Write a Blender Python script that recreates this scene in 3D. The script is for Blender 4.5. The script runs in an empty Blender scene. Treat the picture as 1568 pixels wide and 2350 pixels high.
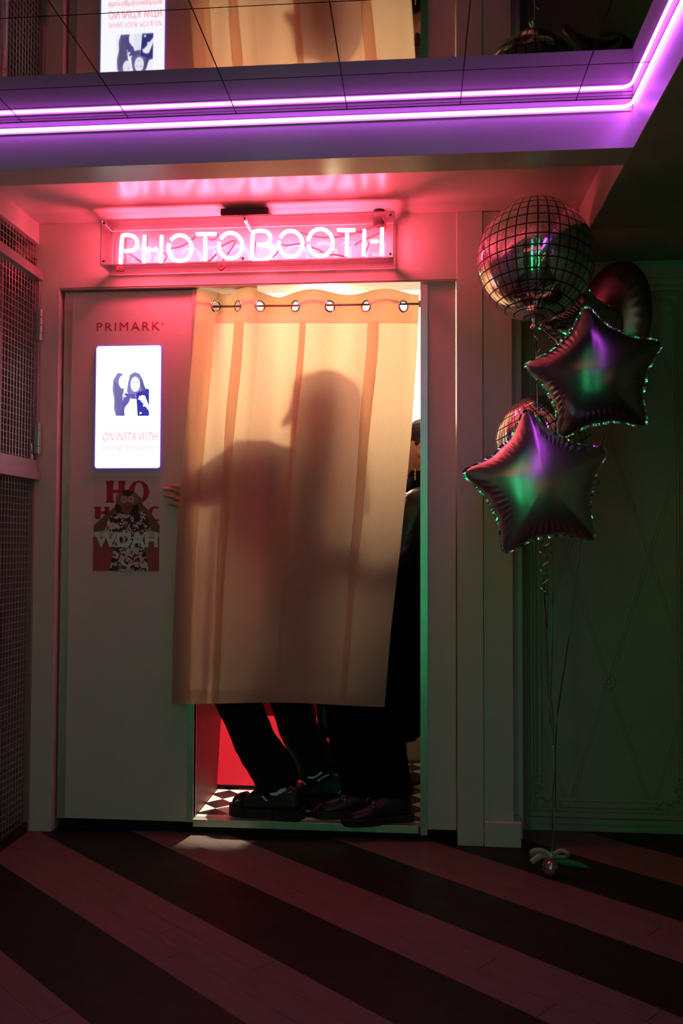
import bpy, bmesh, math, random
from mathutils import Vector, Matrix, noise
random.seed(7)
PI = math.pi
SC = bpy.context.scene
COL = SC.collection

# ------------------------------------------------------------------ camera
F, YAW, PITCH, ROLL = 2000.0, math.radians(4.97), math.radians(2.10), math.radians(0.20)
CAM = Vector((0, -3.33, 1.115))
_f = Vector((-math.sin(YAW) * math.cos(PITCH), math.cos(YAW) * math.cos(PITCH), math.sin(PITCH)))
_r = Vector((math.cos(YAW), math.sin(YAW), 0)); _u = _r.cross(_f)
R_ = math.cos(ROLL) * _r + math.sin(ROLL) * _u
U_ = -math.sin(ROLL) * _r + math.cos(ROLL) * _u
cd = bpy.data.cameras.new('camera'); cam = bpy.data.objects.new('camera', cd); COL.objects.link(cam)
cam.matrix_world = Matrix(((R_.x, U_.x, -_f.x, CAM.x), (R_.y, U_.y, -_f.y, CAM.y), (R_.z, U_.z, -_f.z, CAM.z), (0, 0, 0, 1)))
cd.sensor_fit = 'VERTICAL'; cd.sensor_height = 36.0; cd.lens = F / 2350 * 36.0; cd.clip_start = 0.02; cd.clip_end = 50
cd.dof.use_dof = False
SC.camera = cam
def P(x, y, Y=0.0):          # point of the place seen at photo position (x, y) on the plane Y
    d = (x - 784) / F * R_ - (y - 1175) / F * U_ + _f
    return CAM + d * ((Y - CAM.y) / d.y)
def PZ(x, y, Z=0.0):
    d = (x - 784) / F * R_ - (y - 1175) / F * U_ + _f
    return CAM + d * ((Z - CAM.z) / d.z)

# ------------------------------------------------------------------ world, exposure
w = bpy.data.worlds.new('world'); SC.world = w; w.use_nodes = True
w.node_tree.nodes['Background'].inputs[0].default_value = (0.055, 0.045, 0.03, 1)
w.node_tree.nodes['Background'].inputs[1].default_value = 0.10
SC.view_settings.view_transform = 'Standard'; SC.view_settings.look = 'None'
SC.view_settings.exposure = 0.0; SC.view_settings.gamma = 1.0; SC.view_settings.use_curve_mapping = False
K_NEON, K_LED, K_GREEN, K_BOOTH, K_FLASH, K_PINKFILL, K_TOP = 136.0, 27.0, 14.0, 4.2, 430.0, 3.0, 430.0

# ------------------------------------------------------------------ materials
def mat(name, c, rough=0.6, metal=0.0, emit=None, es=0.0, coat=0.0, bump=0.0, bscale=60.0, var=0.0, vscale=8.0, spec=0.5, aniso=0.0):
    m = bpy.data.materials.new(name); m.use_nodes = True; nt = m.node_tree
    b = nt.nodes['Principled BSDF']
    b.inputs['Base Color'].default_value = (*c, 1); b.inputs['Roughness'].default_value = rough
    b.inputs['Metallic'].default_value = metal; b.inputs['Coat Weight'].default_value = coat
    b.inputs['Specular IOR Level'].default_value = spec
    if emit: b.inputs['Emission Color'].default_value = (*emit, 1); b.inputs['Emission Strength'].default_value = es
    if bump or var:
        tc = nt.nodes.new('ShaderNodeTexCoord'); n = nt.nodes.new('ShaderNodeTexNoise')
        n.inputs['Scale'].default_value = bscale; nt.links.new(tc.outputs['Object'], n.inputs['Vector'])
        if bump:
            bp = nt.nodes.new('ShaderNodeBump'); bp.inputs['Strength'].default_value = bump; bp.inputs['Distance'].default_value = 0.01
            nt.links.new(n.outputs['Fac'], bp.inputs['Height']); nt.links.new(bp.outputs[0], b.inputs['Normal'])
        if var:
            n2 = nt.nodes.new('ShaderNodeTexNoise'); n2.inputs['Scale'].default_value = vscale; n2.inputs['Detail'].default_value = 6
            nt.links.new(tc.outputs['Object'], n2.inputs['Vector'])
            r = nt.nodes.new('ShaderNodeValToRGB'); r.color_ramp.elements[0].position = .3; r.color_ramp.elements[1].position = .7
            r.color_ramp.elements[0].color = (*[q * (1 - var) for q in c], 1); r.color_ramp.elements[1].color = (*c, 1)
            nt.links.new(n2.outputs['Fac'], r.inputs['Fac']); nt.links.new(r.outputs[0], b.inputs['Base Color'])
    return m
def emis(name, c, s):
    m = bpy.data.materials.new(name); m.use_nodes = True; nt = m.node_tree; nt.nodes.clear()
    e = nt.nodes.new('ShaderNodeEmission'); o = nt.nodes.new('ShaderNodeOutputMaterial')
    e.inputs[0].default_value = (*c, 1); e.inputs[1].default_value = s; nt.links.new(e.outputs[0], o.inputs[0]); return m
class G:                      # small node-graph writer
    def __init__(s, m): s.nt = m.node_tree
    def n(s, t, **k):
        x = s.nt.nodes.new(t)
        for a, v in k.items(): setattr(x, a, v)
        return x
    def m(s, op, a, b=0.0, c=None):
        x = s.n('ShaderNodeMath', operation=op)
        for i, v in enumerate([a, b] + ([c] if c is not None else [])):
            if isinstance(v, (int, float)): x.inputs[i].default_value = v
            else: s.nt.links.new(v, x.inputs[i])
        return x.outputs[0]
    def mix(s, f, a, b):
        x = s.n('ShaderNodeMix', data_type='RGBA')
        for i, v in ((0, f), (6, a), (7, b)):
            if isinstance(v, (int, float)): x.inputs[i].default_value = v
            elif isinstance(v, tuple): x.inputs[i].default_value = (*v, 1)
            else: s.nt.links.new(v, x.inputs[i])
        return x.outputs[2]

M = {}
M['paint'] = mat('wall_paint', (.62, .60, .56), .42, bump=.06, bscale=90, var=.06, vscale=5)
M['soffit'] = mat('gloss_paint', (.66, .60, .58), .27, bump=.02, bscale=14)
M['panel'] = mat('booth_panel', (.63, .61, .57), .5, bump=.05, bscale=150, var=.05)
M['alu'] = mat('aluminium_trim', (.66, .68, .66), .42, metal=.9, var=.15, vscale=20)
M['white_lam'] = mat('laminate', (.6, .57, .52), .35)
M['dark_ceiling'] = mat('brown_ceiling', (.40, .33, .27), .5, bump=.05, var=.15)
M['black'] = mat('matt_black', (.012, .012, .012), .6)
M['blackgap'] = mat('gap_black', (.004, .004, .004), .9)
M['mirror'] = mat('mirror_tile', (.50, .47, .45), .025, metal=1)
M['shade_dark'] = mat('header_shade', (.40, .34, .30), .3, bump=.03)
M['door'] = mat('door_paint', (.40, .41, .33), .5, bump=.05, var=.12)
M['mould'] = mat('moulding_paint', (.38, .36, .27), .4, bump=.1)
M['rail'] = mat('rail_paint', (.30, .27, .26), .45, var=.1)
M['wire'] = mat('mesh_wire', (.55, .45, .42), .35, metal=.7)
M['steel'] = mat('hinge_steel', (.55, .54, .52), .35, metal=.9)
M['chrome'] = mat('chrome', (.85, .85, .85), .08, metal=1)
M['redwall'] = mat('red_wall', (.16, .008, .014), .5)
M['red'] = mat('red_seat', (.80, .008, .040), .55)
M['skin'] = mat('skin', (.55, .29, .20), .5, bump=.05, bscale=120)
M['hair'] = mat('hair_black', (.02, .012, .01), .45, bump=.5, bscale=160)
M['trousers'] = mat('black_trousers', (.006, .0065, .007), .9, bump=.3, bscale=40, spec=.2)
M['trousers2'] = mat('black_wool', (.003, .003, .003), .95, spec=.1)
M['leather'] = mat('black_leather', (.02, .018, .018), .3, bump=.35, bscale=28)
M['knit'] = mat('purple_knit', (.10, .04, .06), .85)
M['shoe'] = mat('black_shoe_leather', (.012, .012, .012), .36, bump=.1)
M['sneak'] = mat('black_sneaker_mesh', (.008, .009, .009), .45, bump=.3, bscale=150)
M['rubber'] = mat('black_rubber', (.01, .01, .01), .6)
M['reflective'] = mat('pale_stripe', (.55, .85, .75), .4)
M['gold'] = mat('gold', (.9, .7, .35), .15, metal=1)
M['neon'] = emis('neon_pink', (1.0, .072, .135), K_NEON)
M['led'] = emis('led_purple', (.60, .085, 1.0), K_LED)
M['green'] = emis('neon_green', (.06, 1.0, .33), K_GREEN)
M['purple_tube'] = emis('neon_violet', (.45, .08, 1.0), 5)
M['rose_fill'] = emis('rose_fill_glow', (1.0, .13, .15), K_PINKFILL)
M['warm'] = emis('warm_bulb', (1.0, .5, .15), 14)
M['glasstube'] = mat('blacked_tube', (.16, .02, .03), .2)
M['boothlight'] = emis('booth_panel_light', (1.0, .78, .52), K_BOOTH)
M['flash'] = emis('flash_lamp', (1.0, .74, .42), K_FLASH)
M['screen'] = emis('screen_white', (.84, .88, 1.0), 2.2)
M['bezel'] = mat('violet_bezel', (.30, .18, .75), .3, emit=(.25, .12, .9), es=.25)
M['primark'] = mat('red_letter', (.35, .02, .05), .5)
M['holetter'] = mat('berry_letter', (.30, .004, .05), .5)
M['woah'] = mat('mint_letter', (.50, .80, .62), .6)

def acrylic(name, tint, haze):
    m = bpy.data.materials.new(name); m.use_nodes = True; g = G(m); nt = m.node_tree; nt.nodes.clear()
    o = g.n('ShaderNodeOutputMaterial'); t = g.n('ShaderNodeBsdfTransparent'); t.inputs[0].default_value = (*tint, 1)
    gl = g.n('ShaderNodeBsdfGlossy'); gl.inputs['Roughness'].default_value = .04
    fr = g.n('ShaderNodeFresnel'); fr.inputs[0].default_value = 1.35
    a = g.n('ShaderNodeMixShader'); nt.links.new(fr.outputs[0], a.inputs[0]); nt.links.new(t.outputs[0], a.inputs[1]); nt.links.new(gl.outputs[0], a.inputs[2])
    d = g.n('ShaderNodeBsdfDiffuse'); d.inputs[0].default_value = (.9, .85, .85, 1)
    b = g.n('ShaderNodeMixShader'); b.inputs[0].default_value = haze; nt.links.new(a.outputs[0], b.inputs[1]); nt.links.new(d.outputs[0], b.inputs[2])
    nt.links.new(b.outputs[0], o.inputs[0]); return m
M['acrylic'] = acrylic('clear_acrylic', (.97, .95, .95), .03)
M['acrylic_edge'] = acrylic('acrylic_edge', (.9, .85, .85), .55)
M['glass'] = acrylic('cage_glass', (.9, .95, .9), .01)

def curtain_mat(name, col, tr, tw):
    m = bpy.data.materials.new(name); m.use_nodes = True; g = G(m); nt = m.node_tree; nt.nodes.clear()
    o = g.n('ShaderNodeOutputMaterial'); d = g.n('ShaderNodeBsdfDiffuse'); t = g.n('ShaderNodeBsdfTranslucent')
    tc = g.n('ShaderNodeTexCoord'); nz = g.n('ShaderNodeTexNoise'); nz.inputs['Scale'].default_value = 3
    mp = g.n('ShaderNodeMapping'); mp.inputs['Scale'].default_value = (120, 120, 20)
    nt.links.new(tc.outputs['Object'], mp.inputs[0]); nt.links.new(mp.outputs[0], nz.inputs['Vector'])
    c = g.mix(nz.outputs['Fac'], tuple(q * .86 for q in col), col); nt.links.new(c, d.inputs[0])
    c2 = g.mix(nz.outputs['Fac'], tuple(q * .84 for q in tr), tr); nt.links.new(c2, t.inputs[0])
    x = g.n('ShaderNodeMixShader'); x.inputs[0].default_value = tw
    nt.links.new(d.outputs[0], x.inputs[1]); nt.links.new(t.outputs[0], x.inputs[2]); nt.links.new(x.outputs[0], o.inputs[0]); return m
M['curtain'] = curtain_mat('curtain_cloth', (.66, .52, .44), (.95, .72, .52), .58)
M['hem'] = curtain_mat('curtain_hem', (.70, .55, .48), (1.0, .82, .66), .80)
M['pleat'] = curtain_mat('curtain_pleat', (.72, .52, .46), (1.0, .72, .56), .78)

def foil(name, col, rough=.14, holo=0.0, grid=False):
    m = mat(name, col, rough, metal=1.0); g = G(m); nt = m.node_tree; b = nt.nodes['Principled BSDF']
    if grid:
        uv = g.n('ShaderNodeUVMap'); sp = g.n('ShaderNodeSeparateXYZ'); nt.links.new(uv.outputs[0], sp.inputs[0])
        fu = g.m('FRACT', sp.outputs[0]); fv = g.m('FRACT', sp.outputs[1])
        du = g.m('ABSOLUTE', g.m('SUBTRACT', fu, .5)); dv = g.m('ABSOLUTE', g.m('SUBTRACT', fv, .5))
        line = g.m('MAXIMUM', g.m('GREATER_THAN', du, .435), g.m('GREATER_THAN', dv, .435))
        tc = g.n('ShaderNodeTexCoord'); vo = g.n('ShaderNodeTexVoronoi'); vo.inputs['Scale'].default_value = 420
        nt.links.new(tc.outputs['Object'], vo.inputs['Vector'])
        hs = g.n('ShaderNodeHueSaturation'); hs.inputs['Saturation'].default_value = .75; hs.inputs['Value'].default_value = 1.3
        nt.links.new(vo.outputs['Color'], hs.inputs['Color'])
        so = g.n('ShaderNodeSeparateXYZ'); nt.links.new(tc.outputs['Object'], so.inputs[0])
        band = g.m('LESS_THAN', g.m('ABSOLUTE', so.outputs[2]), .085)
        base = g.mix(g.m('MULTIPLY', band, min(1, holo * 1.2)), col, hs.outputs[0])
        out = g.mix(line, base, (.004, .004, .004)); nt.links.new(out, b.inputs['Base Color'])
        nt.links.new(g.m('SUBTRACT', 1.0, line), b.inputs['Metallic'])
        r0 = g.m('ADD', g.m('MULTIPLY', line, .35), rough); nt.links.new(r0, b.inputs['Roughness'])
        # facets: each printed cell puffs a little; glitter tilts at random in the hologram band
        h = g.m('MULTIPLY', g.m('MULTIPLY', g.m('SUBTRACT', .25, g.m('MULTIPLY', du, du)), g.m('SUBTRACT', .25, g.m('MULTIPLY', dv, dv))), 16)
        sc = g.n('ShaderNodeSeparateColor'); nt.links.new(vo.outputs['Color'], sc.inputs[0])
        hh = g.m('ADD', g.m('MULTIPLY', h, .4), g.m('MULTIPLY', g.m('MULTIPLY', sc.outputs[0], band), .9 * holo))
        bp = g.n('ShaderNodeBump'); bp.inputs['Strength'].default_value = .22; bp.inputs['Distance'].default_value = .004
        nt.links.new(hh, bp.inputs['Height']); nt.links.new(bp.outputs[0], b.inputs['Normal'])
    return m
M['foil_disco'] = foil('mirror_ball_foil', (.95, .88, .88), .10, .75, True)
M['foil_dark'] = foil('smoky_foil', (.30, .27, .29), .26)
M['foil_champ'] = foil('champagne_foil', (.74, .68, .68), .29)
M['foil_seam'] = foil('foil_seam', (.75, .75, .75), .1)
M['foil_holo'] = foil('clear_chrome_foil', (.70, .66, .62), .06)
M['foil_gray'] = foil('gunmetal_foil', (.22, .17, .19), .28)
M['ribbon'] = mat('foil_ribbon', (.55, .62, .6), .12, metal=1)

# ------------------------------------------------------------------ mesh builder
def hide(o): return o
class MB:
    def __init__(s): s.v = []; s.f = []; s.uv = None
    def add(s, vs, fs):
        k = len(s.v); s.v += [tuple(q) for q in vs]; s.f += [tuple(i + k for i in f) for f in fs]; return s
    def box(s, x0, x1, y0, y1, z0, z1):
        v = [(x, y, z) for x in (x0, x1) for y in (y0, y1) for z in (z0, z1)]
        return s.add(v, [(0, 1, 3, 2), (4, 6, 7, 5), (0, 4, 5, 1), (2, 3, 7, 6), (0, 2, 6, 4), (1, 5, 7, 3)])
    def tube(s, pts, r, n=8, cap=True, flat=None):
        pts = [Vector(p) for p in pts]; rs = r if isinstance(r, (list, tuple)) else [r] * len(pts)
        rings = []; prev = None
        for i, p in enumerate(pts):
            d = (pts[min(i + 1, len(pts) - 1)] - pts[max(i - 1, 0)]).normalized()
            if prev is None:
                a = Vector((0, 0, 1)) if abs(d.z) < .9 else Vector((0, 1, 0)); a = (a - d * a.dot(d)).normalized()
            else:
                a = prev - d * prev.dot(d); a = a.normalized() if a.length > 1e-6 else prev
            prev = a; b = d.cross(a)
            rings.append([p + rs[i] * (math.cos(t) * a + math.sin(t) * b * (flat or 1)) for t in [2 * PI * k / n for k in range(n)]])
        return s.loft(rings, cap)
    def loft(s, rings, cap=True, closed=True):
        n = len(rings[0]); v = [q for r in rings for q in r]; f = []
        for i in range(len(rings) - 1):
            for j in range(n if closed else n - 1):
                j2 = (j + 1) % n; f.append((i * n + j, i * n + j2, (i + 1) * n + j2, (i + 1) * n + j))
        if cap and closed: f.append(tuple(range(n))[::-1]); f.append(tuple((len(rings) - 1) * n + j for j in range(n)))
        return s.add(v, f)
    def caps(s, p0, r0, p1, r1, n=14):      # tapered capsule
        p0, p1 = Vector(p0), Vector(p1); d = (p1 - p0); L = d.length; d = d / L if L > 1e-6 else Vector((0, 0, 1))
        pts = []; rs = []
        for k in range(1, 5): t = PI / 2 * k / 5; pts.append(p0 - d * r0 * math.cos(t)); rs.append(r0 * math.sin(t))
        pts.append(p0); rs.append(r0); pts.append(p1); rs.append(r1)
        for k in range(4, 0, -1): t = PI / 2 * k / 5; pts.append(p1 + d * r1 * math.cos(t)); rs.append(r1 * math.sin(t))
        return s.tube(pts, rs, n)
    def ell(s, c, rx, ry, rz, n=20, m=12, rot=None):
        c = Vector(c); rings = []
        for i in range(1, m):
            t = PI * i / m; rings.append([])
            for k in range(n):
                q = Vector((rx * math.sin(t) * math.cos(2 * PI * k / n), ry * math.sin(t) * math.sin(2 * PI * k / n), rz * math.cos(t)))
                if rot: q = rot @ q
                rings[-1].append(c + q)
        return s.loft(rings)
    def prism(s, poly, y0, y1):             # polygon of (x,z), extruded in y
        n = len(poly); v = [(x, y0, z) for x, z in poly] + [(x, y1, z) for x, z in poly]
        f = [tuple(range(n)), tuple(range(n, 2 * n))[::-1]] + [(i, (i + 1) % n, n + (i + 1) % n, n + i) for i in range(n)]
        return s.add(v, f)
    def xform(s, mtx): s.v = [tuple(mtx @ Vector(q)) for q in s.v]; return s
    def build(s, name, m, parent=None, smooth=False, bevel=0.0, sub=0):
        me = bpy.data.meshes.new(name); me.from_pydata(s.v, [], s.f)
        bm = bmesh.new(); bm.from_mesh(me); bmesh.ops.recalc_face_normals(bm, faces=bm.faces); bm.to_mesh(me); bm.free()
        me.materials.append(m if not isinstance(m, str) else M[m])
        if smooth: me.polygons.foreach_set('use_smooth', [True] * len(me.polygons))
        o = bpy.data.objects.new(name, me); COL.objects.link(o)
        if parent: o.parent = parent; o.matrix_parent_inverse = Matrix.Translation(parent_world(parent)).inverted()
        if bevel:
            b = o.modifiers.new('b', 'BEVEL'); b.width = bevel; b.segments = 2; b.limit_method = 'ANGLE'
        if sub:
            b = o.modifiers.new('s', 'SUBSURF'); b.levels = sub; b.render_levels = sub
        return o
def parent_world(p):
    return Vector((0, 0, 0)) if p.parent else Vector(p.location)
def tag(o, label, cat, group=None, kind=None):
    o['label'] = label; o['category'] = cat
    if group: o['group'] = group
    if kind: o['kind'] = kind
    return o
def struct(o, label=None):
    o['kind'] = 'structure'
    if label: o['label'] = label
    return o
def thing(name, label, cat, loc=(0, 0, 0), group=None):
    o = bpy.data.objects.new(name, None); COL.objects.link(o); o.location = loc; o.empty_display_size = .05
    return tag(o, label, cat, group)
def remesh(mb, name, m, parent, vox=.008, sm=6, disp=0.0, dscale=8.0):
    o = mb.build(name + '_raw', m); r = o.modifiers.new('r', 'REMESH'); r.mode = 'VOXEL'; r.voxel_size = vox
    k = o.modifiers.new('k', 'SMOOTH'); k.iterations = sm; k.factor = .5
    dg = bpy.context.evaluated_depsgraph_get(); me = bpy.data.meshes.new_from_object(o.evaluated_get(dg))
    if disp:
        for v in me.vertices:
            p = v.co * dscale; v.co += v.normal * disp * (noise.noise(p) + .5 * noise.noise(p * 2.3))
    me.polygons.foreach_set('use_smooth', [True] * len(me.polygons)); me.name = name
    bpy.data.objects.remove(o); n = bpy.data.objects.new(name, me); COL.objects.link(n)
    if not me.materials: me.materials.append(M[m])
    if parent: n.parent = parent; n.matrix_parent_inverse = Matrix.Translation(parent_world(parent)).inverted()
    return n
def text(name, s, m, parent, x0, x1, z, h, y, bold=0.0, shear=0.0, ext=.0006, space=1.0):
    c = bpy.data.curves.new(name, 'FONT'); c.body = s; c.size = 1; c.offset = bold; c.extrude = 0; c.shear = shear; c.space_character = space
    c.resolution_u = 4
    o = bpy.data.objects.new(name, c); COL.objects.link(o)
    dg = bpy.context.evaluated_depsgraph_get(); me = bpy.data.meshes.new_from_object(o.evaluated_get(dg)); bpy.data.objects.remove(o)
    xs = [v.co.x for v in me.vertices]; ys = [v.co.y for v in me.vertices]
    ax, bx, ay, by = min(xs), max(xs), min(ys), max(ys)
    bm = bmesh.new(); bm.from_mesh(me)
    for v in bm.verts:
        v.co = Vector((x0 + (v.co.x - ax) / (bx - ax) * (x1 - x0), y, z + (v.co.y - ay) / (by - ay) * h))
    g = bmesh.ops.extrude_face_region(bm, geom=bm.faces[:])
    for e in g['geom']:
        if isinstance(e, bmesh.types.BMVert): e.co.y -= ext
    bmesh.ops.recalc_face_normals(bm, faces=bm.faces)
    bm.to_mesh(me); bm.free(); me.materials.clear(); me.materials.append(M[m] if isinstance(m, str) else m)
    me.polygons.foreach_set('use_smooth', [False] * len(me.polygons))
    if 'sharp_edge' in me.attributes: me.attributes.remove(me.attributes['sharp_edge'])
    n = bpy.data.objects.new(name, me); COL.objects.link(n)
    if parent: n.parent = parent; n.matrix_parent_inverse = Matrix.Translation(parent_world(parent)).inverted()
    return n
def box(name, m, b, parent=None, bevel=0.0): return MB().box(*b).build(name, m, parent, bevel=bevel)
def smooth_path(pts, k=6):      # Catmull-Rom
    pts = [Vector(p) for p in pts]; o = []
    for i in range(len(pts) - 1):
        a = pts[max(i - 1, 0)]; b = pts[i]; c = pts[i + 1]; d = pts[min(i + 2, len(pts) - 1)]
        for j in range(k):
            t = j / k; o.append(.5 * ((2 * b) + (c - a) * t + (2 * a - 5 * b + 4 * c - d) * t * t + (3 * b - a - 3 * c + d) * t ** 3))
    return o + [pts[-1]]

ZC, ZB = 2.38, 2.237            # mirror/soffit height, underside of beam
YB0, YB1 = -.845, -.73          # beam front and back
XL, XR = -1.497, .612           # left wall, side of coffer

# ================================================================== STRUCTURE
# floor: painted boards in diagonal bands
fm = mat('striped_boards', (.5, .3, .3), .42, spec=.3); g = G(fm); nt = fm.node_tree; b = nt.nodes['Principled BSDF']
tc = g.n('ShaderNodeTexCoord'); sp = g.n('ShaderNodeSeparateXYZ'); nt.links.new(tc.outputs['Object'], sp.inputs[0])
A = math.radians(41.1); X, Y_ = sp.outputs[0], sp.outputs[1]
vv = g.m('ADD', g.m('MULTIPLY', X, math.sin(A)), g.m('MULTIPLY', Y_, math.cos(A)))
uu = g.m('SUBTRACT', g.m('MULTIPLY', X, math.cos(A)), g.m('MULTIPLY', Y_, math.sin(A)))
bw = .512 / 6
q = g.m('DIVIDE', g.m('ADD', vv, 1.232 + .512 * 20), bw)        # board index (real number)
band = g.m('MODULO', q, 6.0); bi = g.m('FLOOR', q); fr = g.m('FRACT', q)
white = g.m('LESS_THAN', band, 2.93)
stag = g.m('MULTIPLY', g.m('FRACT', g.m('MULTIPLY', g.m('SINE', g.m('MULTIPLY', bi, 12.9898)), 43758.5)), .9)
uj = g.m('FRACT', g.m('DIVIDE', g.m('ADD', g.m('ADD', uu, 30), stag), .95))
gap = g.m('MAXIMUM', g.m('LESS_THAN', fr, .022), g.m('LESS_THAN', uj, .0035))
nz = g.n('ShaderNodeTexNoise'); nz.inputs['Scale'].default_value = 1; nz.inputs['Detail'].default_value = 8
cv = g.n('ShaderNodeCombineXYZ'); nt.links.new(g.m('MULTIPLY', uu, 8), cv.inputs[0]); nt.links.new(g.m('MULTIPLY', vv, 60), cv.inputs[1])
nt.links.new(cv.outputs[0], nz.inputs['Vector'])
wc = g.mix(nz.outputs['Fac'], (.088, .072, .058), (.160, .130, .105)); kc = g.mix(nz.outputs['Fac'], (.004, .004, .003), (.012, .010, .009))
c = g.mix(white, kc, wc); c = g.mix(g.m('MULTIPLY', gap, .8), c, (.02, .012, .01)); nt.links.new(c, b.inputs['Base Color'])
n2 = g.n('ShaderNodeTexNoise'); n2.inputs['Scale'].default_value = 9; n2.inputs['Detail'].default_value = 5; nt.links.new(tc.outputs['Object'], n2.inputs['Vector'])
nt.links.new(g.m('ADD', g.m('MULTIPLY', n2.outputs['Fac'], .3), .36), b.inputs['Roughness'])
bp = g.n('ShaderNodeBump'); bp.inputs['Strength'].default_value = .4; bp.inputs['Distance'].default_value = .003
nt.links.new(g.m('ADD', g.m('MULTIPLY', gap, -1), g.m('MULTIPLY', nz.outputs['Fac'], .25)), bp.inputs['Height']); nt.links.new(bp.outputs[0], b.inputs['Normal'])
struct(box('floor', fm, (-2.3, 2.6, -5.6, 1.2, -.1, 0)))

# back wall around the booth, one joined L-shaped surround
struct(box('trim_5', 'paint', (-1.60, -1.409, -.03, .10, 0, ZC), bevel=.0015))        # left strip
struct(box('wall_back', 'paint', (-1.409, .150, -.03, .10, 2.122, ZC)))                 # header
struct(box('trim_6', 'paint', (.150, .246, -.034, .10, 0, ZC), bevel=.0015))           # right post
struct(box('trim_1', 'paint', (.248, .356, -.026, .10, .092, ZC), bevel=.002))   # pilaster
struct(box('trim_2', 'paint', (.248, .382, -.040, .10, 0, .092), bevel=.003))    # its base block
struct(box('trim_3', 'paint', (.356, .400, .06, .17, 0, ZC)))                    # set-back door frame
struct(box('trim_4', 'shade_dark', (-1.405, .148, -.028, .02, 2.1155, 2.1215)))   # dark strip painted in for the shade under the header
struct(box('wall_left', 'paint', (XL - .03, XL, -1.4, -.03, 2.30, ZC)))          # painted band above the cage
lw = MB(); lw.box(XL - .6, XL - .57, -3.6, -.03, 0, ZC); lw.box(XL - .6, XL, -.045, -.0305, 0, 2.24)
struct(lw.build('wall_cage', mat('cage_dark', (.24, .20, .19), .5)))
struct(box('wall_right', 'door', (.40, 2.5, .178, .25, 0, 2.36)))
struct(box('wall_side', 'dark_ceiling', (2.44, 2.5, -4.8, .178, 0, 2.36)))
struct(box('wall_rear', 'black', (-2.2, 2.5, -4.86, -4.8, 0, ZC)))
# ceilings
soff = box('ceiling_soffit', 'soffit', (XL - .03, XR, YB1, -.03, ZC, ZC + .04)); struct(soff)
rc = MB(); rc.box(XR, 2.5, -4.8, -.235, ZB, ZC + .04); rc.box(XR, 2.5, -.232, .178, ZB + .004, ZC + .04); rc.box(.356, XR, -.03, .178, 2.30, ZC + .04)
struct(rc.build('ceiling_right', 'dark_ceiling'))
bm_ = MB().box(XL - .03, XR, YB0, YB1, ZB, ZC - .001); struct(bm_.build('trim_beam', mat('beam_paint', (.50, .44, .43), .28, bump=.02), bevel=.001))
side = MB().box(XR - .004, XR, -4.8, YB0, ZB, ZC - .001); struct(side.build('trim_fascia', M['paint']))
# inner pink-lit face on the right of the soffit recess
struct(box('trim_recess', 'soffit', (XR - .004, XR, YB1, -.03, ZB, ZC)))
# mirror tile ceiling
mt = MB(); xs = [-1.5 - .01, -1.185, -.858, -.531, -.204, .123, .450, XR - .004]; ys = [YB0, -.862, -1.030, -1.350, -1.67, -1.99, -2.31, -2.63, -2.95, -3.27, -3.59, -3.91, -4.23, -4.55, -4.8]
for i in range(len(xs) - 1):
    for j in range(len(ys) - 1):
        mt.box(xs[i] + .0016, xs[i + 1] - .0016, ys[j + 1] + .0016, ys[j] - .0016, ZC, ZC + .004)
struct(mt.build('ceiling_mirror', 'mirror'))
struct(box('ceiling_backing', 'black', (-2.2, XR, -4.8, YB0, ZC + .0041, ZC + .03)))

# ================================================================== LED strip
led = thing('led_strip', 'purple glowing light line running along the beam and corner under the mirrored ceiling', 'light strip', (0, YB0, 2.352))
path = [(XL, YB0 - .0072, 2.352), (.55, YB0 - .0072, 2.352)]
for k in range(1, 7):
    a = PI / 2 * k / 6; path.append((.572 + .028 * math.sin(a), YB0 - .0072 - .028 * (1 - math.cos(a)), 2.352))
path += [(.600, -1.2, 2.352), (.600, -2.2, 2.352), (.600, -4.7, 2.352)]
MB().tube(path, .0048, 8).build('tube', 'led', led, True)
ch = MB(); ch.box(XL, .604, YB0 - .004, YB0 - .0002, 2.342, 2.3605); ch.build('channel', 'white_lam', led)

# ================================================================== CAGE on the left
cage = thing('wire_cage_door', 'wire mesh cage door with brown rails, hinged in the left corner beside the booth', 'cage door', (XL, -.05, 0))
CX = XL + .004
fr_ = MB(); fr_.box(CX - .03, CX + .022, -1.40, -.034, 2.148, 2.185)
fr_.build('top_rail', 'rail', cage, bevel=.002)
MB().box(CX - .03, CX + .020, -1.40, -.034, 1.360, 1.392).build('ledge', 'rail', cage, bevel=.002)
MB().box(CX - .02, CX + .010, -1.40, -.034, 1.392, 1.437).build('bottom_rail', 'rail', cage)
MB().box(CX - .02, CX + .010, -.052, -.034, 1.437, 2.148).build('stile', 'rail', cage)
def mesh_grid(z0, z1, y0, y1, x, r=.0011, sp_=.0245):
    mb = MB(); y = y1
    while y > y0: mb.tube([(x + .001, y, z0), (x + .001, y, z1)], r, 5); y -= sp_
    z = z0 + .01
    while z < z1: mb.tube([(x - .001, y0, z), (x - .001, y1, z)], r, 5); z += sp_ * 1.02
    return mb
mesh_grid(1.437, 2.148, -1.38, -.055, CX - .004).build('wire_mesh', 'wire', cage)
for zz in (1.97, 1.523):
    h = MB()
    for k in range(4): h.tube([(CX + .020, -.052, zz - .062 + k * .031), (CX + .020, -.052, zz - .062 + k * .031 + .029)], .0085, 12)
    h.box(CX + .004, CX + .018, -.060, -.034, zz - .058, zz + .058)
    h.build('hinge', 'steel', cage, bevel=.0006)
lat = MB().tube([(CX + .004, -.085, 1.50), (CX + .006, -.085, 1.455)], .003, 8); lat.ell((CX + .006, -.085, 1.445), .006, .006, .014); lat.build('latch', 'steel', cage, True)
up = thing('wire_mesh_panel', 'narrow strip of wire mesh above the cage door, below the pink painted wall', 'mesh panel', (XL, -.05, 2.185))
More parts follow.
